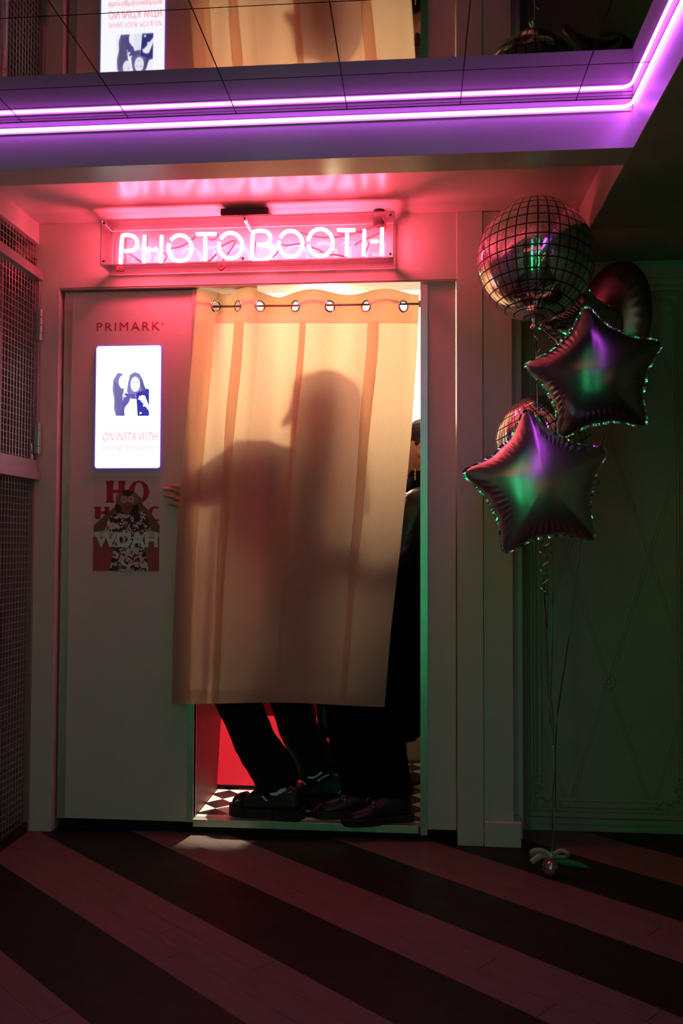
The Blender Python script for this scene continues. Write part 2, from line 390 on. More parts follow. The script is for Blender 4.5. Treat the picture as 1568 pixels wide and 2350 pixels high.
mesh_grid(2.188, 2.298, -1.38, -.048, CX - .008).build('wire_mesh', 'wire', up)
MB().box(CX - .03, CX - .012, -1.40, -.034, 2.292, 2.30).build('frame', 'rail', up)
lo = thing('wire_mesh_panel', 'dark lower wire mesh panel below the cage door ledge, reaching the floor', 'mesh panel', (XL, -.05, 0))
mesh_grid(.03, 1.358, -1.38, -.050, CX - .02).build('wire_mesh', 'wire', lo)
MB().box(CX - .05, CX - .005, -1.40, -.034, 0, .04).build('base_board', 'black', lo)
pp = MB().tube([(XL - .10, -.16, 0), (XL - .10, -.16, 2.24)], .022, 20)  # added upright, stands in for a green reflection in the cage glass
tag(pp.build('glint_pipe', mat('glint_satin', (.5, .52, .5), .38, metal=.9), None, True), 'added upright metal rod standing in for a green reflection behind the wire mesh', 'glint_pipe')

# ================================================================== BOOTH
booth = thing('photo_booth', 'cream photo booth cabin with a curtained doorway set into the wall under the pink sign', 'photo booth', (-.6, 0, 0))
T0, T1 = .045, 2.113
X0, XA, XB, X1 = -1.398, -.858, .012, .146
MB().box(X0, XA - .0, 0, .03, T0, T1).build('side_panel', 'panel', booth, bevel=.001)
MB().box(XB + .026, X1, 0, .03, T0, T1).build('side_panel', 'panel', booth, bevel=.001)
MB().box(X0, X0 + .032, -.003, 0, T0, T1).build('edge_trim', 'alu', booth)
MB().box(XA - .024, XA, -.003, .034, T0, T1).build('edge_trim', 'alu', booth)
MB().box(XB, XB + .027, -.006, .034, T0 - .02, T1).build('edge_trim', mat('satin_aluminium', (.70, .72, .70), .29, metal=1.0, var=.12, vscale=14), booth)
MB().box(XA, XB - .006, -.008, .03, .030, .058).build('sill', 'alu', booth, bevel=.001)
MB().box(X0, X1, .02, .05, 0, .045).build('plinth', 'blackgap', booth)
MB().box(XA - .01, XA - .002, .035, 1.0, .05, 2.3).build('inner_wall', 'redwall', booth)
inw = MB().box(XB + .20, XB + .21, .035, 1.0, .05, 2.3); inw.build('inner_wall', 'white_lam', booth)
MB().box(XA - .01, XB + .21, 1.0, 1.01, .05, 2.4).build('rear_wall', 'white_lam', booth)
MB().box(XA - .01, XB + .21, .102, 1.0, 2.395, 2.40).build('roof', 'white_lam', booth)
# checker floor
cm = mat('checker_floor', (.8, .8, .8), .3); g = G(cm); nt = cm.node_tree
tc = g.n('ShaderNodeTexCoord'); sp = g.n('ShaderNodeSeparateXYZ'); nt.links.new(tc.outputs['Object'], sp.inputs[0])
a1 = g.m('ADD', sp.outputs[0], g.m('MULTIPLY', sp.outputs[1], 1.0)); a2 = g.m('SUBTRACT', sp.outputs[0], g.m('MULTIPLY', sp.outputs[1], 1.0))
i1 = g.m('FLOOR', g.m('DIVIDE', g.m('ADD', a1, 10.02), .13)); i2 = g.m('FLOOR', g.m('DIVIDE', g.m('ADD', a2, 10.05), .13))
ck = g.m('MODULO', g.m('ADD', i1, i2), 2.0)
frt = g.m('LESS_THAN', sp.outputs[1], .065)
c = g.mix(g.m('MULTIPLY', g.m('GREATER_THAN', ck, .5), g.m('SUBTRACT', 1.0, frt)), (.80, .74, .66), (.01, .008, .008)); nt.links.new(c, nt.nodes['Principled BSDF'].inputs['Base Color'])
MB().box(XA, XB + .2, .03, 1.0, .03, .055).build('checker_floor', cm, booth)
scr = [(157, 672), (142, 1268), (449, 670), (973, 672), (973, 1279), (972, 1893), (431, 1874), (137, 1870), (300, 1306)]
for sx, sy in scr:
    c_ = P(sx, sy, -.006); s = MB(); s.tube([(c_.x, -.008, c_.z), (c_.x, -.001, c_.z)], .0045, 10); s.build('screw', 'steel', booth)
# light inside the booth
bl = thing('light_panel', 'bright white light panel on the rear wall inside the booth, seen above the curtain', 'light panel', (XA, .99, 1.5))
MB().box(XA + .02, XB + .19, .985, .995, 1.62, 2.38).build('diffuser', 'boothlight', bl)
MB().box(XA + .01, XB + .198, .993, .9995, 1.60, 2.392).build('frame', 'white_lam', bl)
fl = thing('flash_lamp', 'round camera flash lamp glowing through the curtain from inside the booth', 'lamp', (-.46, .93, 1.75))
MB().tube([(-.46, .925, 1.82), (-.46, .93, 1.82)], .055, 24).build('lamp_face', 'flash', fl)
MB().tube([(-.46, .931, 1.82), (-.46, .985, 1.82)], .095, 24).build('housing', 'black', fl)

MB().box(-.60, -.32, .79, .985, 1.742, 1.752).build('flash_shield', 'black', fl)  # unseen shield added to keep the flash off the lower curtain
tl_ = thing('fill_spot', 'unseen fill lamp added under the booth roof to brighten the bench and floor', 'lamp', (-.77, .36, 2.30))  # added lamp, out of sight, brightens the booth floor and bench
MB().tube([(-.77, .36, 2.29), (-.77, .36, 2.36)], .035, 20).build('can', 'black', tl_); MB().tube([(-.77, .36, 2.36), (-.77, .36, 2.395)], .008, 8).build('stem', 'black', tl_)
ld = bpy.data.lights.new('bulb', 'SPOT'); ld.energy = K_TOP; ld.color = (1, .84, .66); ld.spot_size = math.radians(25); ld.spot_blend = .45; ld.shadow_soft_size = .02
lo_ = bpy.data.objects.new('bulb', ld); COL.objects.link(lo_); lo_.parent = tl_; lo_.location = (0, 0, -.03)
lo_.rotation_euler = Vector((.02, -.04, -2.2)).to_track_quat('-Z', 'Y').to_euler()

# red bench
bench = thing('bench', 'bright red bench with a slanting front inside the booth behind the legs', 'bench', (-.5, .5, .055))
x0 = P(480, 1700, .41).x + .012; bx = MB()
ring = [[(x0 + .00, .41, .075), (-.16, .41, .075), (-.16, .50, .46), (x0 + .035, .50, .46)], [(x0, .80, .075), (-.16, .80, .075), (-.16, .80, .46), (x0 + .035, .80, .46)]]
bx.loft(ring).build('front_panel', 'red', bench, bevel=.004)
MB().box(x0 + .01, -.14, .47, .82, .46, .52).build('seat', 'red', bench, bevel=.01)
MB().box(x0 + .03, -.2, .44, .78, .055, .076).build('kick_board', 'black', bench)
st = thing('stool', 'grey stool post standing behind the black trousers at the right of the doorway', 'stool', (-.07, .5, .055))
sp_c = P(925, 1740, .62)
MB().tube([(sp_c.x, .62, .06), (sp_c.x, .62, .48)], .018, 16).build('post', mat('grey_post', (.10, .10, .10), .5), st, True)
MB().tube([(sp_c.x, .62, .055), (sp_c.x, .62, .07)], .085, 32).build('base', 'rubber', st, bevel=.003)
MB().tube([(sp_c.x, .62, .48), (sp_c.x, .62, .53)], .11, 32).build('seat', 'rubber', st, bevel=.008)

# ================================================================== CURTAIN
rod = thing('curtain_rod', 'thin steel rod across the top of the booth doorway', 'curtain rod', (-.42, .018, 2.01))
rz = P(700, 701, .018).z
MB().tube([(XA, .018, rz + .003), (XB, .018, rz - .003)], .0045, 12).build('bar', mat('rod_steel', (.35, .22, .2), .25, metal=.9), rod, True)
MB().tube([(XA, .018, rz + .003), (XA + .006, .018, rz + .003)], .013, 16).build('end_flange', 'steel', rod)
MB().tube([(XB - .006, .018, rz - .003), (XB, .018, rz - .003)], .013, 16).build('end_flange', 'steel', rod)
cur = thing('curtain', 'cream eyelet curtain hanging in the booth doorway with shadows of people on it', 'curtain', (-.42, 0, 2.07))
PH = [(450, 0), (497, 1), (522, 2), (547, 3), (568, 4), (598, 5), (640, 6), (679, 7), (718, 8), (758, 9), (800, 10), (841, 11), (884, 12), (927, 13), (960, 14)]
def interp(T, x):
    if x <= T[0][0]: return T[0][1]
    for (a, p), (b_, q_) in zip(T, T[1:]):
        if x <= b_: return p + (q_ - p) * (x - a) / (b_ - a)
    return T[-1][1]
LE = [(690, 450), (850, 438), (1000, 424), (1100, 415), (1250, 405), (1450, 397), (1615, 394)]
RE = [(690, 962), (800, 958), (1000, 944), (1250, 920), (1450, 897), (1622, 883)]
NU, NV = 300, 240
def cur_pt(u, v):
    px = 450 + u * 512; ph = interp(PH, px) * PI / 2
    bow = 12 * math.sin(PI * u)            # shape of bottom edge
    top = 692 - 0 * u; bot = 1613 + 6 * u * u * 1.2 + 2.5 * math.sin(7 * u + 1)
    py = top + (bot - top) * v
    l = interp(LE, py); r = interp(RE, py); X = l + (r - l) * u
    a = .033 * (1 - v) ** .8 * (1 if v < .05 else 1) + .010 * v
    amp_pk = a
    y = -amp_pk * math.cos(ph) * math.exp(-.5 * v)
    # lower folds: long slanting pleats, strongest on the left
    k = min(1, v * 2.2)
    y += k * .026 * math.exp(-((u - .13) / .04) ** 2) * -1
    y += k * .022 * math.exp(-((u - .055 - .05 * v) / .030) ** 2)
    y += k * .022 * math.exp(-((u - .235 + .06 * v) / .035) ** 2)
    y += k * -.010 * math.exp(-((u - .33) / .06) ** 2)
    y += k * .020 * math.sin(12 * u + 1.5 + 1.2 * v) * (1 - .45 * v)
    y += k * .008 * math.sin(31 * u + 3 * v) * (1 - .5 * v)
    y += -.010 * math.exp(-((u - .70 - .15 * (v - .58)) / .05) ** 2 - ((v - .565) / .05) ** 2)   # elbow pushing the cloth
    ym = .018 * (1 - min(1, v * 5)) + min(1, v * 3) * (-.050 + .012 * u)
    y = y + ym
    y = min(y, -.008 + .06 * max(0, 1 - v * 6)) if u < .12 and v > .1 else y
    p = P(X, py, y)
    if v < .06: p.z += (.5 - v / .12) * .004 * math.cos(ph) * 2
    return p
hol = [P(px, 703, .018) for px in (497, 547, 598, 679, 758, 841, 927)]
hu = [(px - 450) / 512 for px in (497, 547, 598, 679, 758, 841, 927)]
grid = [[cur_pt(i / NU, j / NV) for i in range(NU + 1)] for j in range(NV + 1)]
hv = .0135
hc = [cur_pt(u, (hol[k].z and (703 - 692) / 921)) for k, u in enumerate(hu)]
top_rise = []
# rise the top edge above the eyelets: an extra header strip
NH = 12
def head_pt(u, t):
    p = cur_pt(u, 0); px = 450 + u * 512; ph = interp(PH, px) * PI / 2
    up_ = .030 + .016 * (.5 + .5 * math.cos(ph)) + (.012 if 540 < px < 590 else 0) - .010 * max(0, math.exp(-((px - 640) / 22) ** 2))
    return p + Vector((0, 0.004 * t * math.cos(ph), up_ * t))
rows = [[head_pt(i / NU, t / NH) for i in range(NU + 1)] for t in range(NH, 0, -1)] + grid
cb = MB(); W_ = NU + 1; cb.v = [tuple(p) for r in rows for p in r]
for j in range(len(rows) - 1):
    for i in range(NU):
        q = (rows[j][i] + rows[j + 1][i + 1]) / 2
        if j < 30 and any((q - h).length < .0205 for h in hc): continue
        cb.f.append((j * W_ + i, j * W_ + i + 1, (j + 1) * W_ + i + 1, (j + 1) * W_ + i))
cloth = cb.build('cloth', 'curtain', cur, True)
# hems: second layer of the same cloth just behind
def layer(name, j0, j1, dy):
    hb = MB(); R = rows[j0:j1]; hb.v = [tuple(p + Vector((0, dy, 0))) for r in R for p in r]
    for j in range(len(R) - 1):
        for i in range(NU):
            q = (R[j][i] + R[j + 1][i + 1]) / 2
            if j0 < 30 and any((q - h).length < .0215 for h in hc): continue
            hb.f.append((j * W_ + i, j * W_ + i + 1, (j + 1) * W_ + i + 1, (j + 1) * W_ + i))
    return hb.build(name, 'hem', cur, True)
layer('top_hem', 0, 26, .0025); layer('bottom_hem', len(rows) - 10, len(rows), .0025)
for u0, u1, dy, tp in ((0, .095, .006, .1), (.178, .226, .008, .35), (.468, .500, .008, .75), (.770, .826, .008, .55)):     # gathered pleats: cloth folded back on itself
    pb_ = MB(); n_ = 22; R = []
    for j in range(121):
        v = .052 + (.988 - .052) * j / 120; w_ = 1 - tp * v; row = []
        for k in range(n_):
            t = k / (n_ - 1); u = u0 + (u1 - u0) * (.5 + (t - .5) * w_) + (.004 * math.sin(6 * v + 20 * u0) + .0025 * math.sin(17 * v + k * .25) if u0 else -(1 - w_) * (u1 - u0) * .5)
            row.append(cur_pt(max(.0005, u), v) + Vector((0, dy * (.25 + math.sin(PI * t)), 0)))
        R.append(row)
    pb_.loft(R, cap=False, closed=False); pb_.build('pleat', 'pleat', cur, True)
for k, h in enumerate(hc):
    u = hu[k]; dx = (cur_pt(u + .004, .012) - cur_pt(u - .004, .012)).normalized(); nrm = dx.cross(Vector((0, 0, 1))).normalized()
    t_ = MB(); rings = []
    for i in range(32):
        a = 2 * PI * i / 32; o_ = math.cos(a) * dx + math.sin(a) * Vector((0, 0, 1)); rings.append([h + o_ * (.0215 + .0045 * math.cos(b_)) + nrm * .0028 * math.sin(b_) for b_ in [2 * PI * m_ / 8 for m_ in range(8)]])
    rings.append(rings[0]); t_.loft(rings, cap=False); t_.build('grommet', 'chrome', cur, True)

# ================================================================== SCREEN on the left panel
A0 = P(222, 795); A1 = P(372, 795); A2 = P(368, 1074); A3 = P(219, 1072)
sx0, sx1, sz0, sz1 = A0.x + .001, A1.x, A2.z, A0.z - .001
def rrect(x0, x1, z0, z1, r, n=5):
    o = []
    for cx, cz, a0 in ((x1 - r, z1 - r, 0), (x0 + r, z1 - r, 90), (x0 + r, z0 + r, 180), (x1 - r, z0 + r, 270)):
        for k in range(n + 1): a = math.radians(a0 + 90 * k / n); o.append((cx + r * math.cos(a), cz + r * math.sin(a)))
    return o
sc_ = thing('display_screen', 'glowing white portrait screen with a photo of two women on the left booth panel', 'screen', (sx0, -.003, sz0))
MB().prism(rrect(sx0 - .003, sx1 + .003, sz0 - .003, sz1 + .003, .012), -.008, -.0005).build('bezel', 'bezel', sc_)
MB().prism(rrect(sx0 + .002, sx1 - .001, sz0, sz1 - .001, .010), -.0092, -.0081).build('screen_face', 'screen', sc_)
def ppx(x, y): q = P(x, y, -.0095); return (q.x, q.z)
def zpl(pts): return [ppx(120 + a / 3.358, 640 + b_ / 3.357) for a, b_ in pts]
ph = thing  # (alias kept local)
photo = MB().prism(zpl([(456, 715), (746, 715), (746, 1056), (456, 1056)]), -.0096, -.0093).build('photo', emis('photo_white', (.80, .84, 1.0), 2.1), sc_)
def pic(name, pts, col, s, k):  MB().prism(zpl(pts), -.0096 - .0002 * k - .0002, -.0096 - .0002 * k).build(name, emis('photo_' + name, col, s), photo)
def circ(cx, cy, rx, ry, a0=0, a1=360, n=18): return [(cx + rx * math.cos(math.radians(a0 + (a1 - a0) * k / n)), cy + ry * math.sin(math.radians(a0 + (a1 - a0) * k / n))) for k in range(n if a1 - a0 == 360 else n + 1)]
pic('long_hair', [(505, 725), (535, 728), (560, 760), (560, 830), (540, 900), (560, 1056), (490, 1056), (475, 1000), (478, 930), (465, 860), (470, 780)], (.30, .27, .62), .9, 1)
pic('wavy_hair', [(600, 740), (635, 718), (672, 730), (700, 780), (712, 840), (746, 850), (735, 900), (690, 905), (600, 900), (575, 870), (585, 800)], (.28, .26, .60), .9, 1)
pic('dark_jacket', [(650, 880), (700, 860), (746, 850), (746, 1056), (655, 1056), (640, 960)], (.05, .05, .45), .9, 2)
pic('dark_top', [(560, 880), (640, 890), (655, 960), (600, 940), (560, 990), (548, 1056), (520, 1056), (540, 960)], (.16, .14, .55), .9, 2)
pic('woman_face', circ(545, 795, 32, 52), (.80, .82, 1.0), 1.9, 3)
pic('woman_face', circ(640, 812, 36, 58), (.80, .82, 1.0), 1.9, 3)
pic('arm', [(690, 895), (715, 900), (746, 980), (746, 1018), (700, 960), (665, 920)], (.82, .86, 1.0), 1.9, 3)
pic('eyes', circ(625, 795, 8, 4), (.3, .3, .7), 1, 4); pic('eyes', circ(658, 795, 8, 4), (.3, .3, .7), 1, 4)
pic('smile', circ(640, 840, 14, 5, 0, 180), (.45, .35, .7), 1, 4); pic('eyes', circ(558, 785, 7, 3), (.3, .3, .7), 1, 4)
pic('glass_jar', [(600, 925), (650, 925), (658, 1056), (592, 1056)], (.75, .85, 1.0), 1.9, 3)
for k in range(9): pic('hair_strand', [(480 + k * 8, 790 + k * 6), (484 + k * 8, 790 + k * 6), (500 + k * 7, 1050), (495 + k * 7, 1050)], (.16, .14, .42), .8, 2)
for k in range(6): pic('hair_strand', [(676 + k * 5, 770 + k * 8), (680 + k * 5, 770 + k * 8), (702 + k * 7, 890), (697 + k * 7, 890)], (.16, .14, .42), .8, 2)
for k in range(14): pic('ornament', circ(560 + (k * 37) % 180, 905 + (k * 53) % 140, 9, 7), (.85, .88, 1.0), 1.9, 4)
inkA = emis('screen_text_red', (1.0, .20, .27), 1.9); inkB = emis('screen_text_pale', (1.0, .36, .43), 1.9)
def stext(s, x0, x1, ya, yb, m, **k):
    a = P(x0, yb, -.0095); b_ = P(x1, ya, -.0095); return text('text', s, m, sc_, a.x, b_.x, a.z, b_.z - a.z, -.0093, ext=.0004, **k)
stext('SHARE YOUR PICS & GIF', 236, 362, 971, 984, inkB, shear=.2); stext('ON INSTA WITH', 236, 362, 992, 1012, inkA, shear=.25)
stext('#tonightjosephine', 234, 361, 1019, 1037, inkB, bold=.01)
em = P(297, 1052, -.0095)
MB().tube([(em.x + .006 * math.cos(a) * (1 + .4 * math.cos(5 * a)), -.0096, em.z + .008 * math.sin(a) * (1 + .4 * math.cos(5 * a))) for a in [2 * PI * k / 40 for k in range(41)]], .0006, 4).build('emblem', inkB, sc_)
# wordmark
wm = text('wordmark', 'PRIMARK', 'primark', None, P(222, 760).x, P(367, 760).x, P(222, 760).z, P(222, 741).z - P(222, 760).z, -.0005, space=1.25)
tag(wm, 'dark red shop name in spaced capitals on the panel above the screen', 'lettering')
c_ = P(373, 743, -.001); MB().tube([(c_.x + .0035 * math.cos(a), -.001, c_.z + .0035 * math.sin(a)) for a in [2 * PI * k / 16 for k in range(17)]], .0006, 4).build('registered_mark', 'primark', wm)

# ================================================================== POSTER sticker
px0, px1, pz0, pz1 = P(213, 1310).x, P(365, 1310).x, P(213, 1310).z, P(213, 1092).z
po = thing('poster', 'poster sticker of a shouting man in a patterned shirt with HO HO and WOAH lettering', 'poster', (px0, -.001, pz0))
MB().box(px0, px1, -.0011, -.0004, P(213, 1232).z, pz1).build('pale_sheet', mat('pale_sheet', (.55, .54, .51), .5), po)
MB().box(px0, px1, -.0011, -.0004, pz0, P(213, 1232).z).build('pink_sheet', mat('pink_sheet', (.34, .07, .09), .5), po)
def zp(pts): return [(lambda q: (q.x, q.z))(P(120 + a / 3.358, 640 + b_ / 3.357, -.001)) for a, b_ in pts]
def lay(name, polys, m, k):
    mb = MB()
    for pl in polys: mb.prism(zp(pl), -.0011 - .0003 * k, -.0011 - .0003 * (k - 1))
    return mb.build(name, m, po)
ho = []
ho += [[(412, 1555), (478, 1555), (470, 1580), (470, 1700), (482, 1725), (408, 1725), (420, 1700), (420, 1580)], [(505, 1555), (570, 1555), (560, 1580), (560, 1725), (500, 1725), (512, 1700), (512, 1580)], [(470, 1625), (512, 1625), (512, 1650), (470, 1650)]]
def ringp(cx, cy, rx, ry, ix, iy, n=24):
    out = []
    for k in range(n):
        a0, a1 = 2 * PI * k / n, 2 * PI * (k + 1) / n
        out.append([(cx + rx * math.cos(a0), cy + ry * math.sin(a0)), (cx + rx * math.cos(a1), cy + ry * math.sin(a1)), (cx + ix * math.cos(a1), cy + iy * math.sin(a1)), (cx + ix * math.cos(a0), cy + iy * math.sin(a0))])
    return out
ho += ringp(668, 1640, 80, 86, 36, 72)
row2 = [[(320, 1755), (378, 1755), (372, 1775), (372, 1850), (330, 1850), (330, 1775)], [(372, 1790), (420, 1790), (420, 1812), (372, 1812)], [(400, 1755), (440, 1755), (440, 1800), (410, 1850), (405, 1780)]] + [r for r in ringp(795, 1810, 62, 58, 26, 44) if max(p_[0] for p_ in r) < 828]
lay('letter', ho[:3], 'holetter', 1); lay('letter', ho[3:], 'holetter', 1)
lay('letter', row2[:3], 'holetter', 1); lay('letter', row2[3:], 'holetter', 1)
skinm = mat('poster_skin', (.15, .08, .05), .5)
lay('arms', [[(320, 1900), (440, 1790), (480, 1760), (500, 1690), (540, 1655), (560, 1700), (520, 1750), (470, 1850), (400, 1940), (320, 1950)], [(828, 1900), (760, 1800), (700, 1740), (680, 1680), (620, 1640), (600, 1690), (640, 1750), (700, 1850), (760, 1940), (828, 1960)]], skinm, 2)
lay('hair', [circ(580, 1690, 76, 66), [(500, 1700), (660, 1700), (670, 1790), (640, 1820), (500, 1810), (482, 1780)]], M['hair'], 3)
lay('face', [circ(575, 1745, 45, 75)], skinm, 4)
lay('hands', [circ(525, 1695, 34, 50), circ(635, 1695, 34, 50)], mat('poster_hand', (.20, .12, .08), .5), 5)
lay('rings', ringp(555, 1700, 24, 26, 12, 14) + ringp(608, 1697, 24, 26, 12, 14), mat('poster_bauble', (.45, .42, .36), .4), 6)
lay('mouth', [circ(574, 1775, 15, 20)], mat('poster_mouth', (.18, .03, .03), .5), 6)
# shirt with print
sm_ = mat('printed_shirt', (.6, .6, .55), .6); g = G(sm_); nt = sm_.node_tree
tc = g.n('ShaderNodeTexCoord'); n1 = g.n('ShaderNodeTexNoise'); n1.inputs['Scale'].default_value = 38; n1.inputs['Detail'].default_value = 3; n1.inputs['Distortion'].default_value = 1.6
nt.links.new(tc.outputs['Object'], n1.inputs['Vector']); vo = g.n('ShaderNodeTexVoronoi'); vo.inputs['Scale'].default_value = 170; nt.links.new(tc.outputs['Object'], vo.inputs['Vector'])
s1 = g.m('GREATER_THAN', n1.outputs['Fac'], .51); s2 = g.m('MULTIPLY', g.m('LESS_THAN', vo.outputs['Distance'], .42), g.m('GREATER_THAN', n1.outputs['Fac'], .44))
nt.links.new(g.mix(g.m('MAXIMUM', s1, s2), (.62, .62, .54), (.02, .02, .035)), nt.nodes['Principled BSDF'].inputs['Base Color'])
lay('shirt', [[(450, 1830), (520, 1800), (575, 1850), (640, 1790), (700, 1790), (730, 1830), (770, 1930), (720, 1945), (700, 2000), (725, 2120), (742, 2250), (440, 2250), (470, 2100), (455, 1950), (410, 1920), (430, 1860)]], sm_, 4)
a = P(218, 1256); b_ = P(363, 1221)
text('woah_letters', 'WOAH', 'woah', po, a.x, b_.x, a.z, b_.z - a.z, -.0032, bold=.042, ext=.0006)

# ================================================================== NEON SIGN
sg = thing('neon_sign', 'pink neon PHOTOBOOTH sign in a clear acrylic box above the booth doorway', 'neon sign', (-.6, -.09, 2.2))
YF, YN = -.150, -.112
def zz3(x, y, Y=YN): return P(200 + x / 2.119, 450 + y / 2.119, Y)
tl, tr, br, bl_ = zz3(70, 122, YF), zz3(1492, 75, YF), zz3(1492, 302, YF), zz3(68, 332, YF)
gx0, gx1 = tl.x, tr.x; gz0, gz1 = (bl_.z + br.z) / 2, (tl.z + tr.z) / 2
ac = thing
e = .004
MB().box(gx0, gx1, YF - e, YF, gz0, gz1).build('front_pane', 'acrylic', sg)
MB().box(gx0, gx1, YF, -.034, gz0 - e, gz0).build('bottom_pane', 'acrylic', sg)
MB().box(gx0, gx1, YF, -.034, gz1, gz1 + e).build('top_pane', 'acrylic', sg)
MB().box(gx0 - e, gx0, YF, -.034, gz0, gz1).build('side_pane', 'acrylic', sg)
MB().box(gx1, gx1 + e, YF, -.034, gz0, gz1).build('side_pane', 'acrylic', sg)
MB().box(gx0, gx1, -.038, -.034, gz0, gz1).build('back_pane', 'acrylic', sg)
eb = MB()
for zz in (gz0, gz1):
    eb.tube([(gx0, YF - .002, zz), (gx1, YF - .002, zz)], .0025, 4); eb.tube([(gx0, -.040, zz), (gx1, -.040, zz)], .002, 4)
    for xx in (gx0, gx1): eb.tube([(xx, YF, zz), (xx, -.036, zz)], .0022, 4)
for xx in (gx0, gx1): eb.tube([(xx, YF - .002, gz0), (xx, YF - .002, gz1)], .0025, 4)
eb.build('pane_edges', 'acrylic_edge', sg)
for xx, zz in ((gx0 + .012, gz1 - .012), (gx0 + .012, gz0 + .012), (gx1 - .012, gz1 - .012), (gx1 - .012, gz0 + .012), (zz3(768, 100, YF).x, gz1 - .010), (zz3(760, 306, YF).x, gz0 + .010)):
    MB().tube([(xx, YF - .007, zz), (xx, YF - .004, zz)], .0042, 10).build('screw', 'black', sg)
mb = MB(); xm = zz3(768, 100, YF).x; mb.box(xm - .005, xm + .005, YF, -.04, gz1 - .018, gz1 - .008); mb.build('brace', 'acrylic_edge', sg)
m0 = P(514, 490, -.10); m1 = P(622, 490, -.10)
MB().box(m0.x, m1.x, -.16, -.06, gz1 + .005, ZC - .03 if ZC - .03 > gz1 + .02 else gz1 + .03).build('transformer', 'black', sg, bevel=.004)
m0 = P(870, 488, -.07); MB().tube([(m0.x, -.07, gz1 - .02), (m0.x, -.07, gz1 + .035)], .022, 20).build('cable_cap', 'black', sg)
LET = {
 'P': [[(163, 330), (170, 205), (182, 190), (208, 190), (232, 200), (243, 222), (240, 245), (222, 263), (182, 267)]],
 'H': [[(280, 192), (276, 325)], [(363, 192), (357, 326)], [(290, 256), (318, 262), (342, 256)]],
 'O': [[(452 + 56 * math.sin(t), 254 - 64 * math.cos(t)) for t in [math.radians(-70 - k * 342 / 24) for k in range(25)]]],
 'T': [[(532, 184), (628, 184)], [(575, 200), (575, 314)]],
 'O2': [[(698 + 57 * math.sin(t), 241 - 62 * math.cos(t)) for t in [math.radians(-75 - k * 342 / 24) for k in range(25)]]],
 'B': [[(803, 308), (806, 185), (818, 172), (850, 168), (880, 178), (892, 202), (880, 228), (858, 236), (828, 238)], [(860, 238), (892, 248), (902, 270), (890, 296), (858, 310), (806, 310)]],
 'O3': [[(990 + 57 * math.sin(t), 232 - 63 * math.cos(t)) for t in [math.radians(-80 - k * 342 / 24) for k in range(25)]]],
 'O4': [[(1135 + 60 * math.sin(t), 226 - 66 * math.cos(t)) for t in [math.radians(-100 - k * 342 / 24) for k in range(25)]]],
 'T2': [[(1216, 165), (1304, 165)], [(1265, 180), (1262, 292)]],
 'H2': [[(1349, 163), (1345, 290)], [(1435, 155), (1431, 288)], [(1378, 220), (1418, 220)]],
}
for k, strokes in LET.items():
    mb = MB()
    for s in strokes: mb.tube(smooth_path([zz3(x, y) for x, y in s], 3) if len(s) < 20 and len(s) > 2 else [zz3(x, y) for x, y in s], .0070, 10)
    mb.build('neon_letter', 'neon', sg, True)
CON = [[(158, 180), (135, 240), (140, 350), (160, 362), (182, 350), (188, 210)], [(188, 268), (228, 295), (268, 325)], [(290, 195), (292, 250)], [(372, 320), (386, 290), (350, 250), (372, 200)],
       [(408, 255), (455, 245), (500, 220), (530, 195)], [(628, 184), (636, 195), (612, 212), (588, 208)], [(582, 315), (600, 310), (630, 280)], [(652, 245), (708, 218), (718, 232), (660, 315), (640, 345), (656, 358), (690, 318)],
       [(736, 292), (760, 310)], [(806, 308), (818, 240), (806, 190)], [(862, 308), (905, 295), (932, 265)], [(940, 232), (970, 240), (1030, 232), (1068, 240)], [(1085, 248), (1120, 258), (1160, 280), (1210, 285), (1262, 296)],
       [(1216, 165), (1222, 182), (1262, 186)], [(1304, 175), (1345, 176)], [(1346, 296), (1375, 225)], [(1431, 290), (1420, 230)], [(1300, 240), (1340, 215), (1400, 190), (1445, 165), (1452, 130), (1440, 105)], [(1000, 165), (1100, 195), (1200, 200), (1300, 180), (1420, 140)]]
for s in CON:
    MB().tube(smooth_path([zz3(x, y, YN + .022) for x, y in s], 5), .0032, 7).build('blacked_tube', 'glasstube', sg, True)

# ================================================================== DOOR on the right with mouldings
dr = thing('panelled_door', 'pale green panelled door with diamond lattice moulding behind the balloons', 'door', (.42, .17, 0))
DX0, DX1, DY = .424, 1.045, .170
MB().box(DX0, 2.4, DY, .1775, .03, 2.185).build('door_leaf', 'door', dr)
MB().box(.404, 2.4, DY - .012, DY + .002, 2.168, 2.225).build('cornice', 'mould', dr, bevel=.004)
def frame(x0, x1, z0, z1, wd, dp, n=6):
    mb = MB(); o = [(x0, z0), (x1, z0), (x1, z1), (x0, z1)]; i = [(x0 + wd, z0 + wd), (x1 - wd, z0 + wd), (x1 - wd, z1 - wd), (x0 + wd, z1 - wd)]
    m_ = [((a[0] + b[0]) / 2, (a[1] + b[1]) / 2) for a, b in zip(o, i)]
    R = []
    for k in range(5):
        a, b, c = o[k % 4], m_[k % 4], i[k % 4]; R.append([(a[0], DY, a[1]), (b[0], DY - dp, b[1]), (c[0], DY, c[1])])
    return mb.loft(R, cap=False)
for (a, z0, z1, wd, dp) in ((.006, .05, 2.145, .016, .008), (.026, .075, 2.12, .008, .006), (.038, .09, 2.105, .010, .007), (.060, .115, 2.085, .006, .004)):
    frame(DX0 + a, DX1 - a * .6, z0, z1, wd, dp).build('moulding', 'mould', dr)
